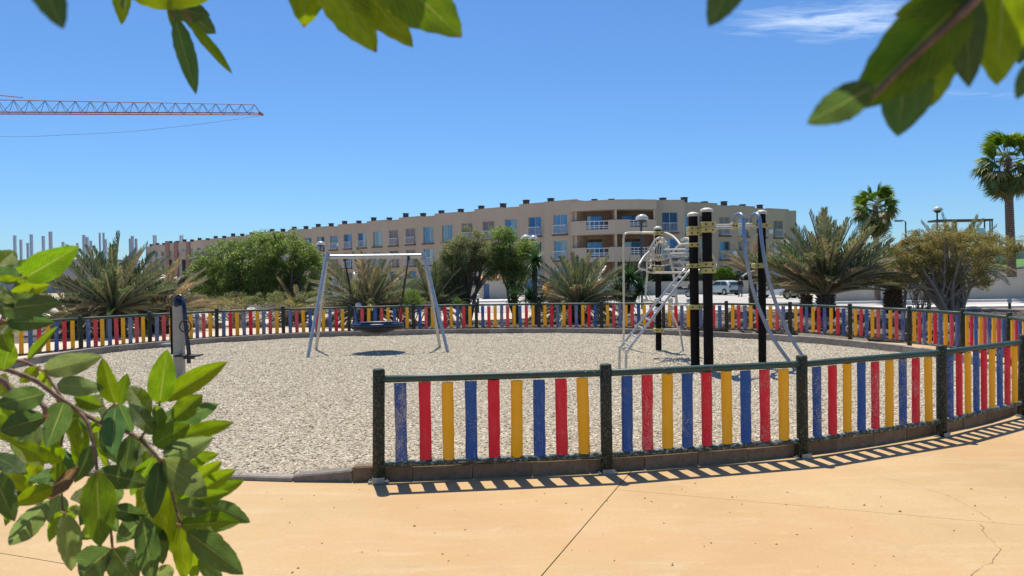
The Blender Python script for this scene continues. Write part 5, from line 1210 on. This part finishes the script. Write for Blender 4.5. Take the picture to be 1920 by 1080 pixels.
def hedge(name, lab, x0, x1, y0, y1, Y, mat, per, nc, seed, leaf=.12):
    a, c_ = at(x0, y1, Y), at(x1, y0, Y); O = Vector(((a.x+c_.x)/2, Y, max(RZ, a.z))); rnd = random.Random(seed); o = tag(empty(name, O), lab, 'hedge')
    cl_ = [(rnd.uniform(a.x, c_.x), Y+rnd.uniform(-.6, .6), rnd.uniform(a.z, c_.z)+.12*noise.noise(Vector((k, 0, 0))), rnd.uniform(.2, .42)) for k in range(nc)]
    leaf_cloud('foliage', cl_, per, leaf, mat, o, O, seed, flat=.6); b = MB()
    for k in range(12): x = a.x+(c_.x-a.x)*(k+.5)/12-O.x; b.tube([(x, 0, a.z-O.z-.6), (x+.1, 0, c_.z-O.z-.3)], .04, 5)
    b.build('stems', M['bark'], o); return o
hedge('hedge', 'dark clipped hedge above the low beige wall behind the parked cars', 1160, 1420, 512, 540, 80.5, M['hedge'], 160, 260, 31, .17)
hedge('hedge', 'bright green hedge top right of the front climbing posts', 1330, 1373, 504, 520, 79.4, M['bright'], 160, 40, 32, .15)
hedge('hedge', 'bright green clump beside the tall palm on the raised lawn', 1868, 1892, 490, 507, 58, M['bright'], 120, 24, 33, .12)
hedge('hedge', 'dark hedge glimpsed behind the leaning tree', 820, 905, 520, 546, 77.5, M['hedge'], 120, 90, 34, .17)
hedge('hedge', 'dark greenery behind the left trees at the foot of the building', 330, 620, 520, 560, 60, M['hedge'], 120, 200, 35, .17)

# yucca / dragon-like rosettes
def blade_mesh(seed, curve):
    b = MB(); wv = .035; prev = None; vs = []
    p = Vector((0, 0, 0)); a = 0
    for i in range(6):
        f = i/5; ww = wv*(1-f)**.6*(.7+.6*math.sin(PI*min(1, f*1.5+.2)))
        vs += [p+Vector((0, -ww, .012*(1-f))), p, p+Vector((0, ww, .012*(1-f)))]; a -= curve/5; p = p+Vector((math.cos(a), 0, math.sin(a)))*.2
    fs = []
    for i in range(5):
        k = i*3; fs += [(k, k+1, k+4, k+3), (k+1, k+2, k+5, k+4)]
    return vs, fs
BLD = [blade_mesh(i, c_) for i, c_ in enumerate((.15, .5, .9))]
def rosette(parent, loc, L_, n, seed, low=-.5, col=(.05, .11, .03)):
    rnd = random.Random(seed); b = MB()
    for k in range(n):
        f = (k+.5)/n; az = k*2.39996; el = math.asin(1-(1-math.sin(low))*f)+rnd.gauss(0, .08); vs, fs = BLD[0 if f < .4 else 1 if f < .75 else 2]
        Mt = Matrix.Rotation(az, 4, 'Z') @ Matrix.Rotation(-el, 4, 'Y') @ Matrix.Scale(L_*rnd.uniform(.8, 1.1), 4)
        b.add([Mt @ v for v in vs], fs)
    return b.build('rosette', M['yucca'], parent, loc=loc, color=(*col, 1))
def yucca(px, pyb, Y, heads, lab, r=.09):
    p = at(px, pyb, Y); z0 = gz(p.x, Y); o = tag(empty('yucca', (p.x, Y, z0)), lab, 'yucca', 'spiky yuccas behind the fence')
    for i, (hx, hy, Lh, n, low) in enumerate(heads):
        h = at(hx, hy, Y)-Vector((p.x, Y, z0)); rosette(o, h, Lh, n, i*7+int(px), low, (.045, .12, .03) if i % 2 == 0 else (.08, .12, .05))
        b = MB(); b.tube(spline([(0, 0, -.1), (h.x*.3, 0, h.z*.5), h], 4), [r, r, r*.95, r*.9, r*.85, r*.8, r*.75, r*.7, r*.7][:9], 8); b.build('trunk', M['bark'], o, smooth=True)
yucca(1004, 592, 29, [(1004, 487, .75, 130, -.75), (1001, 515, .6, 80, -1.0), (993, 560, .9, 90, -.1), (1012, 572, .75, 70, -.1)], 'upright yucca with a round green head, left of the dense palm')
yucca(1172, 592, 30, [(1180, 520, .95, 110, -.5), (1160, 548, 1.0, 100, -.3), (1200, 545, 1.0, 100, -.3), (1180, 572, .9, 80, -.1)], 'dark clump of yucca behind the bent pole of the climbing frame')
yucca(964, 592, 29.5, [(962, 555, .7, 70, -.6)], 'small yucca under the bushy green tree')

# tall fan palms
def fan_mesh(seed, drop):
    rnd = random.Random(seed); b = MB(); b.tube([(0, 0, 0), (.5, 0, -.02), (.95, 0, -.06-.25*drop)], [.02, .014, .01], 4, 0)
    c0 = Vector((.95, 0, -.06-.25*drop)); n = 26
    for k in range(n):
        a = -2.0+4.0*k/(n-1)+rnd.gauss(0, .02); d = Vector((math.cos(a), math.sin(a), -.12-abs(a)*.10)).normalized(); s_ = Vector((-math.sin(a), math.cos(a), 0))*.055
        L_ = rnd.uniform(.62, .78); m1 = c0+d*L_*.55; e = c0+d*L_+Vector((0, 0, -.16-.35*drop*rnd.random()))
        b.add([c0, m1-s_, m1+Vector((0, 0, .02)), m1+s_, e], [(0, 1, 2), (0, 2, 3), (1, 4, 2), (2, 4, 3)], 1)
    return mesh_of('fan_leaf', b.v, b.f, [M['rachis'], M['fan']], b.m)
FANS = [fan_mesh(i, d) for i, d in enumerate((0, .3, .8, 1.4))]
def fan_palm(px, pyc, Y, zb, S, r, lab, seed, pxb=None):
    rnd = random.Random(seed); c0 = at(px, pyc, Y); bx_ = at(pxb or px, 500, Y).x; o = tag(empty('fan_palm', (bx_, Y, zb)), lab, 'palm tree', 'tall fan palms'); H = c0.z-zb; dx = c0.x-bx_
    b = MB(); k = int(H/.14); pts = []; rs = []
    for i in range(k+1):
        f = i/k; pts += [(dx*f, 0, H*f), (dx*f, 0, H*f+.07)]; rr = r*(1.12-.22*f); rs += [rr, rr*.88]
    b.tube(pts, rs, 12); b.build('trunk', M['ptrunk'], o, smooth=False)
    for k in range(64):
        f = (k+.5)/46; az = k*2.39996+rnd.gauss(0, .2); el = math.asin(max(-.98, 1-1.75*f))+rnd.gauss(0, .1)
        me = FANS[0 if f < .35 else 1 if f < .55 else 2 if f < .8 else 3]; fo = link('fan_leaf', me, o, loc=(dx, 0, H-.05+.2*math.sin(el)))
        fo.rotation_euler = (Matrix.Rotation(az, 4, 'Z') @ Matrix.Rotation(-el, 4, 'Y') @ Matrix.Rotation(rnd.gauss(0, .5), 4, 'X')).to_euler(); s_ = S*rnd.uniform(.85, 1.1); fo.scale = (s_, s_, s_)
        g = rnd.random(); fo.color = ((.16, .27, .035, 1) if f < .5 else (.11, .15, .05, 1) if g < .6 else (.26, .2, .09, 1))
    return o
fan_palm(1641, 388, 50, RZ, .98, .20, 'shorter tall fan palm standing above the date palms', 3, 1645)
fan_palm(1889, 300, 50, 1.3, 1.28, .28, 'tallest fan palm with a bushy head at the right edge', 4, 1897)

# volcanic rocks behind the fence, right
rock_me = []
for k in range(6):
    bm = bmesh.new(); bmesh.ops.create_icosphere(bm, subdivisions=3, radius=1.0)
    for v_ in bm.verts:
        n_ = v_.co.normalized(); q = n_*1.0; v_.co = n_*(1+.38*noise.noise(q*1.3+Vector((k*9, 0, 0)))+.20*noise.noise(q*3.1+Vector((k*5, 3, 0)))); v_.co.z *= .72
    me = bpy.data.meshes.new('volcanic_rock'); bm.to_mesh(me); bm.free(); me.materials.append(M['rock']); rock_me.append(me)
def rock(x, y, s, lab=None, grp='volcanic rocks piled behind the fence'):
    z = gz(x, y); o = link('volcanic_rock', random.choice(rock_me), loc=(x, y, z+s*.35), rot=(random.gauss(0, .3), random.gauss(0, .3), random.uniform(0, 6)), scale=(s*random.uniform(.8, 1.3), s, s*random.uniform(.8, 1.15)))
    tag(o, lab or 'rough brown volcanic rock lying behind the far fence', 'rock', grp); return o
for px, py, Y, s, lb in ((1505, 590, 24, .36, 'pale topped rock at the foot of the largest palm'), (1590, 592, 21.5, .42, 'brown rock showing above the fence between the largest palms'), (1672, 588, 20.3, .60, 'largest flat rock showing above the fence under the small vase palm'), (1645, 590, 21, .42, 'rock leaning left of the largest flat rock'), (1395, 600, 26, .6, 'dark rock between the climbing posts and sliding bars')):
    p = at(px, py, Y); rock(p.x, p.y, s, lb, None)
cnt = 0
while cnt < 150:
    px = random.uniform(1140, 1800); f = random.random(); p = None
    j = [q for q in far_posts]; # distance behind the fence line
    a = at(px, 600, 1); dirx = a.x/1.0
    # fence depth at this column
    best = min(range(len(FARP)), key=lambda i: abs(FARP[i][0]-px)); Yf = FARP[best][2]
    Y = Yf+1.6+f*6.5 if px > 1500 else Yf+.9+f*6.5
    q = at(px, 600, Y); rock(q.x, q.y, random.uniform(.12, .34)); cnt += 1
for k in range(50):
    px = random.uniform(250, 620); Y = random.uniform(27.5, 32); q = at(px, 600, Y); rock(q.x, q.y, random.uniform(.10, .28), 'rough brown volcanic rock lying under the left trees', 'volcanic rocks under the left trees')
# loose volcanic gravel
b = MB(); gx = grid_sheet('cinder_patch', -16, 24, 24.2, 40, 20, 10, M['soil'], lambda x, y: gz(x, y)-.01)
bpy.data.objects.remove(gx) if False else None
cin = bpy.data.meshes.new('cinder'); bm = bmesh.new(); bmesh.ops.create_icosphere(bm, subdivisions=1, radius=1.0)
for v_ in bm.verts: v_.co *= random.uniform(.7, 1.2)
bm.to_mesh(cin); bm.free(); cin.materials.append(M['rock'])
scatter('volcanic_gravel', [cin], gx.data, 26, .025, .075, 12)

# ------------------------------------------------------------------ overhanging branches near the camera
def leaf_mesh(seed, fold, bend, wave):
    NL, NW = 14, 8; vs = []; uvs = []; rnd = random.Random(seed); ph = rnd.uniform(0, 6)
    for j in range(NL+1):
        t_ = j/NL; wid = .5*(math.sin(PI*min(1, max(0, (t_**.82))))**.72 if 0 < t_ < 1 else 0.0); wid = max(wid, .012)
        ca = bend*(t_-.3)
        for i in range(NW+1):
            s_ = i/NW*2-1; x = s_*wid
            z = abs(x)*fold-bend*.5*(t_-.35)**2+wave*abs(s_)**2*math.sin(t_*13+ph+(1.3 if s_ > 0 else 0))*wid
            x *= (1+.04*math.sin(t_*40+ph)*abs(s_)); vs.append((x, t_, z)); uvs.append((i/NW, t_))
    fs = [(j*(NW+1)+i, j*(NW+1)+i+1, (j+1)*(NW+1)+i+1, (j+1)*(NW+1)+i) for j in range(NL) for i in range(NW)]
    me = mesh_of('leaf', vs, fs, [M['leaf']], smooth=True); ul = me.uv_layers.new(name='UVMap')
    for l_ in me.loops: ul.data[l_.index].uv = uvs[l_.vertex_index]
    return me
LEAF = [leaf_mesh(i, f, b_, w_) for i, (f, b_, w_) in enumerate([(.35, .3, .14), (.15, .5, .20), (.5, .2, .12), (.05, -.3, .24), (.3, .8, .16), (.75, .4, .12), (.2, .1, .26)])]
LC = {'g': (.085, .165, .022), 'd': (.052, .105, .032), 'y': (.135, .225, .014), 'p': (.115, .175, .065), 'r': (.11, .07, .04), 'b': (.050, .115, .048), 'm': (.115, .205, .018)}
def place_leaf(parent, org, bx_, by_, tx, ty, wpx, col='g', d=1.05, dd=None, var=None, roll=None, red=0.0):
    dd = random.uniform(-.03, .03) if dd is None else dd
    p0, p1 = at(bx_, by_, d), at(tx, ty, d+dd); Y_ = (p1-p0); Lm = Y_.length; Y_.normalize()
    view = (EYE-(p0+p1)/2).normalized(); X_ = Y_.cross(view).normalized(); Z_ = X_.cross(Y_).normalized()
    ro = random.gauss(0, .35) if roll is None else roll
    X2 = X_*math.cos(ro)+Z_*math.sin(ro); Z2 = -X_*math.sin(ro)+Z_*math.cos(ro)
    if Z2.z < -.2 and random.random() < .5: X2, Z2 = -X2, -Z2
    W_ = wpx/FPX*d/max(.5, abs(math.cos(ro)))
    Mx = Matrix(((X2.x*W_, Y_.x*Lm, Z2.x*W_, p0.x-org.x), (X2.y*W_, Y_.y*Lm, Z2.y*W_, p0.y-org.y), (X2.z*W_, Y_.z*Lm, Z2.z*W_, p0.z-org.z), (0, 0, 0, 1)))
    o = link('leaf', LEAF[var if var is not None else random.randrange(len(LEAF))], parent); o.matrix_local = Mx
    c_ = LC[col]; k = random.uniform(.85, 1.2); o.color = (c_[0]*k*random.uniform(.9, 1.1), c_[1]*k, c_[2]*k, red); return o
def stem(parent, org, pts, r0_, r1_, mat='twig', name='twig'):
    P = spline([at(*p)-org for p in pts], 6); n = len(P); b = MB()
    b.tube(P, [(r0_+(r1_-r0_)*i/(n-1))*(1+.12*math.sin(i*1.9)) for i in range(n)], 8); return b.build(name, M[mat], parent, smooth=True)
BRl = at(-30, 690, 1.1)
br1 = tag(empty('leafy_branch', BRl), 'leafy branch with long green leaves reaching in at the lower left', 'branch')
stem(br1, BRl, [(-60, 672, 1.12), (0, 689, 1.1), (30, 699, 1.1), (69, 715, 1.1), (108, 744, 1.1), (142, 766, 1.1), (189, 793, 1.09), (240, 811, 1.08), (262, 824, 1.07), (291, 852, 1.06), (312, 890, 1.06), (328, 945, 1.06), (340, 985, 1.05), (352, 998, 1.05), (380, 1045, 1.05)], .0042, .0016)
stem(br1, BRl, [(142, 766, 1.1), (163, 790, 1.09), (174, 825, 1.08), (180, 865, 1.07), (186, 920, 1.06), (205, 980, 1.06), (211, 1030, 1.05), (214, 1090, 1.05)], .0030, .0016)
stem(br1, BRl, [(-50, 690, 1.0), (0, 711, 1.0), (26, 734, 1.0), (60, 745, .98), (84, 765, .97), (80, 790, .97)], .0048, .003)
stem(br1, BRl, [(-20, 680, 1.15), (30, 676, 1.15), (62, 686, 1.15), (85, 700, 1.13), (100, 722, 1.12), (118, 748, 1.11)], .003, .002)
stem(br1, BRl, [(189, 793, 1.09), (200, 772, 1.09), (216, 757, 1.09)], .0024, .0018)
stem(br1, BRl, [(262, 824, 1.07), (285, 790, 1.07), (300, 758, 1.07)], .0022, .0016)
stem(br1, BRl, [(108, 744, 1.1), (118, 800, 1.12), (113, 860, 1.12), (118, 960, 1.1)], .0026, .0015)
stem(br1, BRl, [(-30, 640, 1.0), (0, 610, 1.0), (20, 560, 1.0), (35, 520, 1.0)], .004, .002)
LV = [(299, 757, 313, 656, 47, 'g', 1.07, 0, .1), (307, 750, 426, 678, 40, 'm', 1.08, 2, .2), (323, 786, 380, 740, 40, 'm', 1.04, 0, 0), (325, 790, 408, 759, 34, 'd', 1.09, 1, .3), (282, 779, 241, 722, 38, 'g', 1.05, 6, .1), (295, 805, 293, 758, 24, 'g', 1.04, 5, .5), (286, 833, 355, 796, 48, 'g', 1.03, 4, 0), (307, 856, 400, 821, 42, 'p', 1.04, 2, .2), (325, 823, 438, 792, 32, 'm', 1.09, 0, .2), (318, 870, 409, 852, 30, 'm', 1.10, 1, .2), (289, 815, 243, 755, 32, 'd', 1.03, 6, .3), (305, 800, 332, 764, 22, 'd', 1.1, 1, .2),
      (301, 861, 388, 932, 56, 'p', 1.0, 1, .1), (336, 942, 430, 922, 32, 'g', 1.06, 2, .2), (362, 902, 416, 865, 30, 'm', 1.1, 2, .2), (380, 918, 442, 881, 30, 'm', 1.09, 2, .3), (398, 930, 457, 900, 24, 'g', 1.1, 0, .2), (328, 947, 395, 956, 34, 'p', 1.03, 6, .1), (336, 984, 451, 979, 42, 'g', 1.04, 2, .3), (388, 942, 471, 979, 32, 'd', 1.08, 4, .2), (350, 996, 457, 1077, 50, 'd', 1.0, 0, .1), (336, 986, 347, 1090, 34, 'y', 1.07, 0, .2), (353, 1000, 366, 1092, 28, 'y', 1.09, 2, .3), (276, 890, 319, 1021, 64, 'y', 1.08, 0, 0), (300, 863, 286, 973, 36, 'd', 1.0, 2, .2), (268, 968, 286, 1100, 42, 'd', 1.0, 1, .2), (285, 988, 306, 1057, 36, 'd', 1.06, 0, .2), (376, 1043, 418, 1090, 30, 'd', 1.06, 2, .3), (213, 955, 274, 966, 32, 'd', 1.05, 0, .3), (318, 1058, 296, 1094, 30, 'p', 1.05, 3, .3),
      (181, 884, 188, 1026, 58, 'g', .98, 0, .1), (182, 884, 278, 908, 40, 'd', 1.02, 1, .2), (90, 938, 17, 1024, 42, 'p', 1.04, 2, .2), (120, 962, 135, 1071, 40, 'p', 1.04, 5, .2), (117, 958, 92, 1016, 24, 'm', 1.07, 2, .2), (100, 915, 24, 945, 34, 'y', 1.0, 2, .1), (141, 877, 89, 940, 26, 'r', 1.0, 4, .3), (-14, 884, 27, 977, 44, 'd', .95, 0, .1), (-10, 855, 44, 885, 34, 'd', .95, 1, .2), (-5, 888, 56, 918, 34, 'y', 1.0, 0, .2), (78, 856, 55, 894, 28, 'y', 1.1, 0, .2), (114, 866, 106, 905, 26, 'g', 1.1, 2, .2), (208, 1029, 146, 1082, 62, 'd', 1.0, 0, .2), (212, 1029, 256, 1092, 52, 'd', 1.01, 1, .2), (270, 972, 220, 1016, 44, 'd', 1.04, 0, .2), (166, 962, 131, 953, 17, 'p', 1.08, 6, .1), (191, 985, 150, 1012, 34, 'g', 1.08, 2, .2), (212, 1035, 217, 1098, 24, 'm', 1.03, 2, .2),
      (81, 695, 191, 668, 42, 'p', 1.08, 0, .1), (106, 721, 194, 728, 36, 'p', 1.07, 6, .1), (216, 757, 191, 671, 32, 'm', 1.06, 5, .3), (216, 760, 210, 853, 38, 'b', 1.03, 0, .1), (120, 754, 88, 838, 46, 'd', 1.0, 0, .1), (84, 738, -8, 760, 46, 'd', .93, 1, .1), (86, 781, -2, 808, 46, 'd', .93, 0, .1), (88, 868, 18, 829, 36, 'y', 1.06, 0, .2), (118, 864, 74, 836, 36, 'y', 1.08, 2, .1), (70, 689, 37, 718, 24, 'y', 1.12, 0, .2), (78, 696, 96, 737, 18, 'y', 1.12, 2, .2), (6, 694, 20, 640, 36, 'g', 1.05, 0, .2), (52, 674, 108, 612, 16, 'g', 1.08, 5, .4), (152, 762, 118, 792, 26, 'g', 1.12, 0, .2), (222, 757, 248, 812, 28, 'd', 1.08, 1, .2), (190, 762, 138, 744, 26, 'g', 1.12, 2, .2), (225, 760, 238, 700, 26, 'g', 1.12, 0, .2), (183, 780, 175, 815, 18, 'm', 1.1, 2, .2), (170, 800, 196, 845, 22, 'm', 1.12, 1, .2), (130, 780, 150, 850, 26, 'y', 1.13, 0, .2), (120, 800, 70, 862, 28, 'g', 1.14, 1, .2), (150, 800, 148, 880, 30, 'm', 1.15, 0, .2), (245, 812, 262, 880, 32, 'm', 1.12, 0, .2), (246, 815, 230, 900, 34, 'd', 1.1, 1, .2), (190, 800, 225, 870, 34, 'd', 1.1, 0, .3), (175, 835, 140, 905, 30, 'd', 1.09, 2, .3), (262, 830, 250, 905, 34, 'm', 1.12, 0, .2), (290, 855, 245, 930, 34, 'g', 1.1, 6, .2), (310, 890, 345, 960, 32, 'm', 1.13, 0, .2), (225, 900, 200, 960, 30, 'd', 1.13, 1, .2), (205, 980, 160, 950, 28, 'd', 1.12, 0, .2), (188, 930, 150, 985, 28, 'd', 1.12, 0, .2), (330, 860, 385, 880, 30, 'g', 1.12, 0, .2), (325, 900, 372, 930, 30, 'm', 1.14, 1, .2), (352, 1000, 420, 1010, 30, 'g', 1.12, 1, .2), (356, 1010, 400, 1070, 28, 'm', 1.12, 0, .2),
      (44, 522, 146, 463, 54, 'g', .95, 0, .1), (-8, 502, 28, 468, 40, 'g', 1.0, 1, .2), (36, 520, -20, 512, 32, 'd', .95, 0, .2), (-8, 521, 41, 523, 13, 'y', .9, 3, .2), (18, 552, 94, 534, 28, 'm', .98, 2, .2), (-8, 580, 113, 567, 46, 'd', .92, 1, .1), (10, 602, 102, 604, 36, 'd', .98, 0, .1), (-8, 552, 31, 568, 17, 'p', .88, 3, .1), (-10, 538, 15, 546, 16, 'p', .88, 6, .1), (-6, 628, 15, 608, 15, 'p', .95, 3, .2), (18, 598, 36, 626, 17, 'p', .98, 6, .2), (-12, 545, 32, 576, 32, 'b', .92, 0, .1), (62, 508, 38, 548, 34, 'g', 1.0, 1, .2), (30, 500, 70, 505, 30, 'g', 1.0, 0, .2), (-10, 600, 20, 660, 40, 'g', 1.0, 0, .2), (-10, 740, 10, 700, 30, 'y', 1.1, 2, .2), (-15, 780, 30, 830, 34, 'm', 1.1, 0, .2)]
for q in LV:
    bx_, by_, tx, ty, wd, c_, d_, vr, ro = q; place_leaf(br1, BRl, bx_, by_, tx, ty, wd*1.04, c_, d_, None, vr, ro*random.choice((-1, 1)), .6 if c_ in 'pdr' and random.random() < .3 else 0)
rf = random.Random(5)
for k in range(46):
    sx, sy = rf.choice([(60, 715), (108, 744), (142, 766), (174, 825), (186, 920), (118, 860), (10, 790), (115, 940), (205, 985), (262, 824), (300, 870), (330, 960), (20, 870), (60, 800), (-10, 740), (0, 900), (70, 900), (30, 760)])
    sx += rf.gauss(0, 14); sy += rf.gauss(0, 14); a_ = rf.uniform(0.1, 2.9) if rf.random() < .8 else rf.uniform(0, 6.28); Lp = rf.uniform(55, 95)
    place_leaf(br1, BRl, sx, sy, sx+Lp*math.cos(a_)*.9, sy+Lp*math.sin(a_), rf.uniform(24, 38), rf.choice('ggdmmpb'), rf.uniform(1.13, 1.25), rf.uniform(-.04, .05), None, rf.gauss(0, .6), 0)
for q in LV[::3]:        # reddish petioles
    stem(br1, BRl, [(q[0]-6*(1 if q[2] > q[0] else -1), q[1]-2, q[6]), (q[0], q[1], q[6]), (q[0]*.94+q[2]*.06, q[1]*.94+q[3]*.06, q[6])], .0013, .0009, 'redtwig', 'petiole')
# top left
def branch(name, lab, org_px, stems_, leaves, d0, near=1.0, shade=0):
    rs = random.Random(len(lab)); sc_ = lambda P: [(x, y, d*near) for x, y, d in P]
    stems_ = [(sc_(a), b_*near, c_*near) for a, b_, c_ in stems_]; leaves = [q[:6]+(q[6]*near,)+q[7:] for q in leaves]; org_px = (org_px[0], org_px[1], org_px[2]*near)
    O = at(*org_px); o = tag(empty('leafy_branch', O), lab, 'branch')
    for s_ in stems_: stem(o, O, s_[0], s_[1], s_[2])
    for q in leaves: place_leaf(o, O, *q[:5], q[5], q[6], q[7] if len(q) > 7 else 0.02, q[8] if len(q) > 8 else 0, q[9] if len(q) > 9 else .1, q[10] if len(q) > 10 else 0)
    # unseen leaves added sunward above the frame to shade the ones below
    for k in range(shade):
        q = leaves[k % len(leaves)]; m_ = at((q[0]+q[2])/2, (q[1]+q[3])/2, q[6]); c0 = m_+to_sun*rs.uniform(.09, .26)+Vector((rs.gauss(0, .025), rs.gauss(0, .02), 0))
        pr = c0-EYE; py_ = H0/2-FPX*pr.dot(cu)/pr.dot(fwd)
        if py_ > -90: c0 += Vector((0, 0, (py_+120)/FPX*pr.y))
        az = rs.uniform(0, 6.28); d_ = Vector((math.cos(az), math.sin(az), rs.uniform(-.5, .1))).normalized(); X_ = d_.cross(Vector((0, 0, 1))).normalized(); Z_ = X_.cross(d_); Ln, Wn = rs.uniform(.06, .085), rs.uniform(.028, .038)
        lf = link('leaf', rs.choice(LEAF), o); lf.matrix_local = Matrix(((X_.x*Wn, d_.x*Ln, Z_.x*Wn, c0.x-O.x), (X_.y*Wn, d_.y*Ln, Z_.y*Wn, c0.y-O.y), (X_.z*Wn, d_.z*Ln, Z_.z*Wn, c0.z-O.z), (0, 0, 0, 1))); lf.color = (*LC['g'], 0)
    if shade:
        top_ = stems_[0][0][0]; b_ = at(*top_)-O; P = spline([b_, b_+Vector((.02, .03, .10)), b_+Vector((.05, .08, .25))], 5); m2 = MB(); m2.tube(P, .003, 6); m2.build('twig', M['twig'], o, smooth=True)  # unseen twig added to carry the shading leaves
    return o
branch('b', 'sprig of hanging leaves at the top left of the frame', (300, -60, .8), [([(330, -120, .8), (322, -40, .8), (318, 10, .8), (326, 34, .8)], .003, .0015), ([(240, -100, .8), (235, -40, .8)], .002, .0015), ([(322, -40, .8), (345, 15, .8), (357, 40, .8)], .002, .0012)],
       [(228, -60, 228, 47, 34, 'y', .8, 0, 3, .1), (222, -50, 233, 20, 22, 'd', .78, 0, 0, .1), (236, -22, 392, -2, 62, 'y', .78, 0, 0, .1), (318, 14, 392, 28, 44, 'd', .82, 0, 1, .2), (348, 22, 404, 62, 40, 'd', .84, 0, 0, .1), (328, 32, 368, 177, 36, 'd', .8, .02, 2, .2), (354, 42, 436, 139, 20, 'm', .8, .02, 2, .4), (316, 8, 322, 50, 10, 'g', .8, 0, 2, .2), (260, -70, 330, 10, 40, 'g', .83, 0, 0, .1)], .8, .9, 10)
branch('b', 'single dark red-tipped leaf hanging into the top left corner', (60, -120, .42), [([(20, -260, .42), (40, -140, .42), (58, -70, .42)], .0025, .0014)], [(55, -80, 119, 54, 62, 'd', .42, .01, 0, .1, 1.0), (70, -120, 150, -30, 50, 'g', .45, .01, 1, .1, 0)], .42, .85, 5)
branch('b', 'cluster of broad yellow-green leaves hanging at the top centre', (640, -100, .7), [([(640, -260, .7), (636, -150, .7), (630, -60, .7)], .003, .0015)],
       [(578, -85, 570, 50, 78, 'y', .72, 0, 0, .1, 1.0), (595, -70, 705, 95, 84, 'y', .70, 0, 1, .1, .9), (640, -70, 775, 90, 70, 'y', .71, 0, 3, .1, 0), (690, -95, 866, 72, 112, 'g', .66, 0, 3, .2, .5), (700, -100, 770, 40, 60, 'd', .74, 0, 0, .1, 0)], .7, .85, 12)
branch('b', 'thick sprig of dark and sunlit leaves at the top right', (1850, -60, .5), [([(1990, -160, .5), (1880, -60, .5), (1830, 0, .5), (1760, 65, .5), (1700, 118, .5), (1628, 190, .5)], .0042, .0018)],
       [(1815, -10, 1600, 205, 128, 'g', .50, .01, 0, .1, .2), (1640, 160, 1514, 232, 66, 'd', .48, .01, 1, .1, 0), (1700, 100, 1684, 256, 92, 'd', .52, .01, 2, .3, 0), (1812, -40, 1816, 164, 70, 'd', .5, .01, 0, .2, 0), (1885, -60, 1868, 160, 96, 'y', .53, .01, 3, .1, 0), (1830, -8, 1676, 28, 60, 'y', .5, .01, 0, .2, 0), (1800, 10, 1690, 50, 46, 'd', .51, .01, 1, .2, 0), (1945, 110, 1906, 186, 36, 'd', .46, .01, 0, .1, 0), (1950, -40, 1912, 120, 70, 'd', .55, .01, 1, .2, 0), (1760, 20, 1745, 200, 90, 'm', .54, .01, 3, .1, 0)], .5, .72, 26)
branch('b', 'single red-tipped leaf hanging at the top, left of the cloud', (1400, -120, .42), [([(1440, -240, .42), (1415, -140, .42), (1395, -70, .42)], .0025, .0014)], [(1402, -80, 1328, 50, 66, 'd', .42, .01, 0, .1, 1.0)], .42, .85, 5)
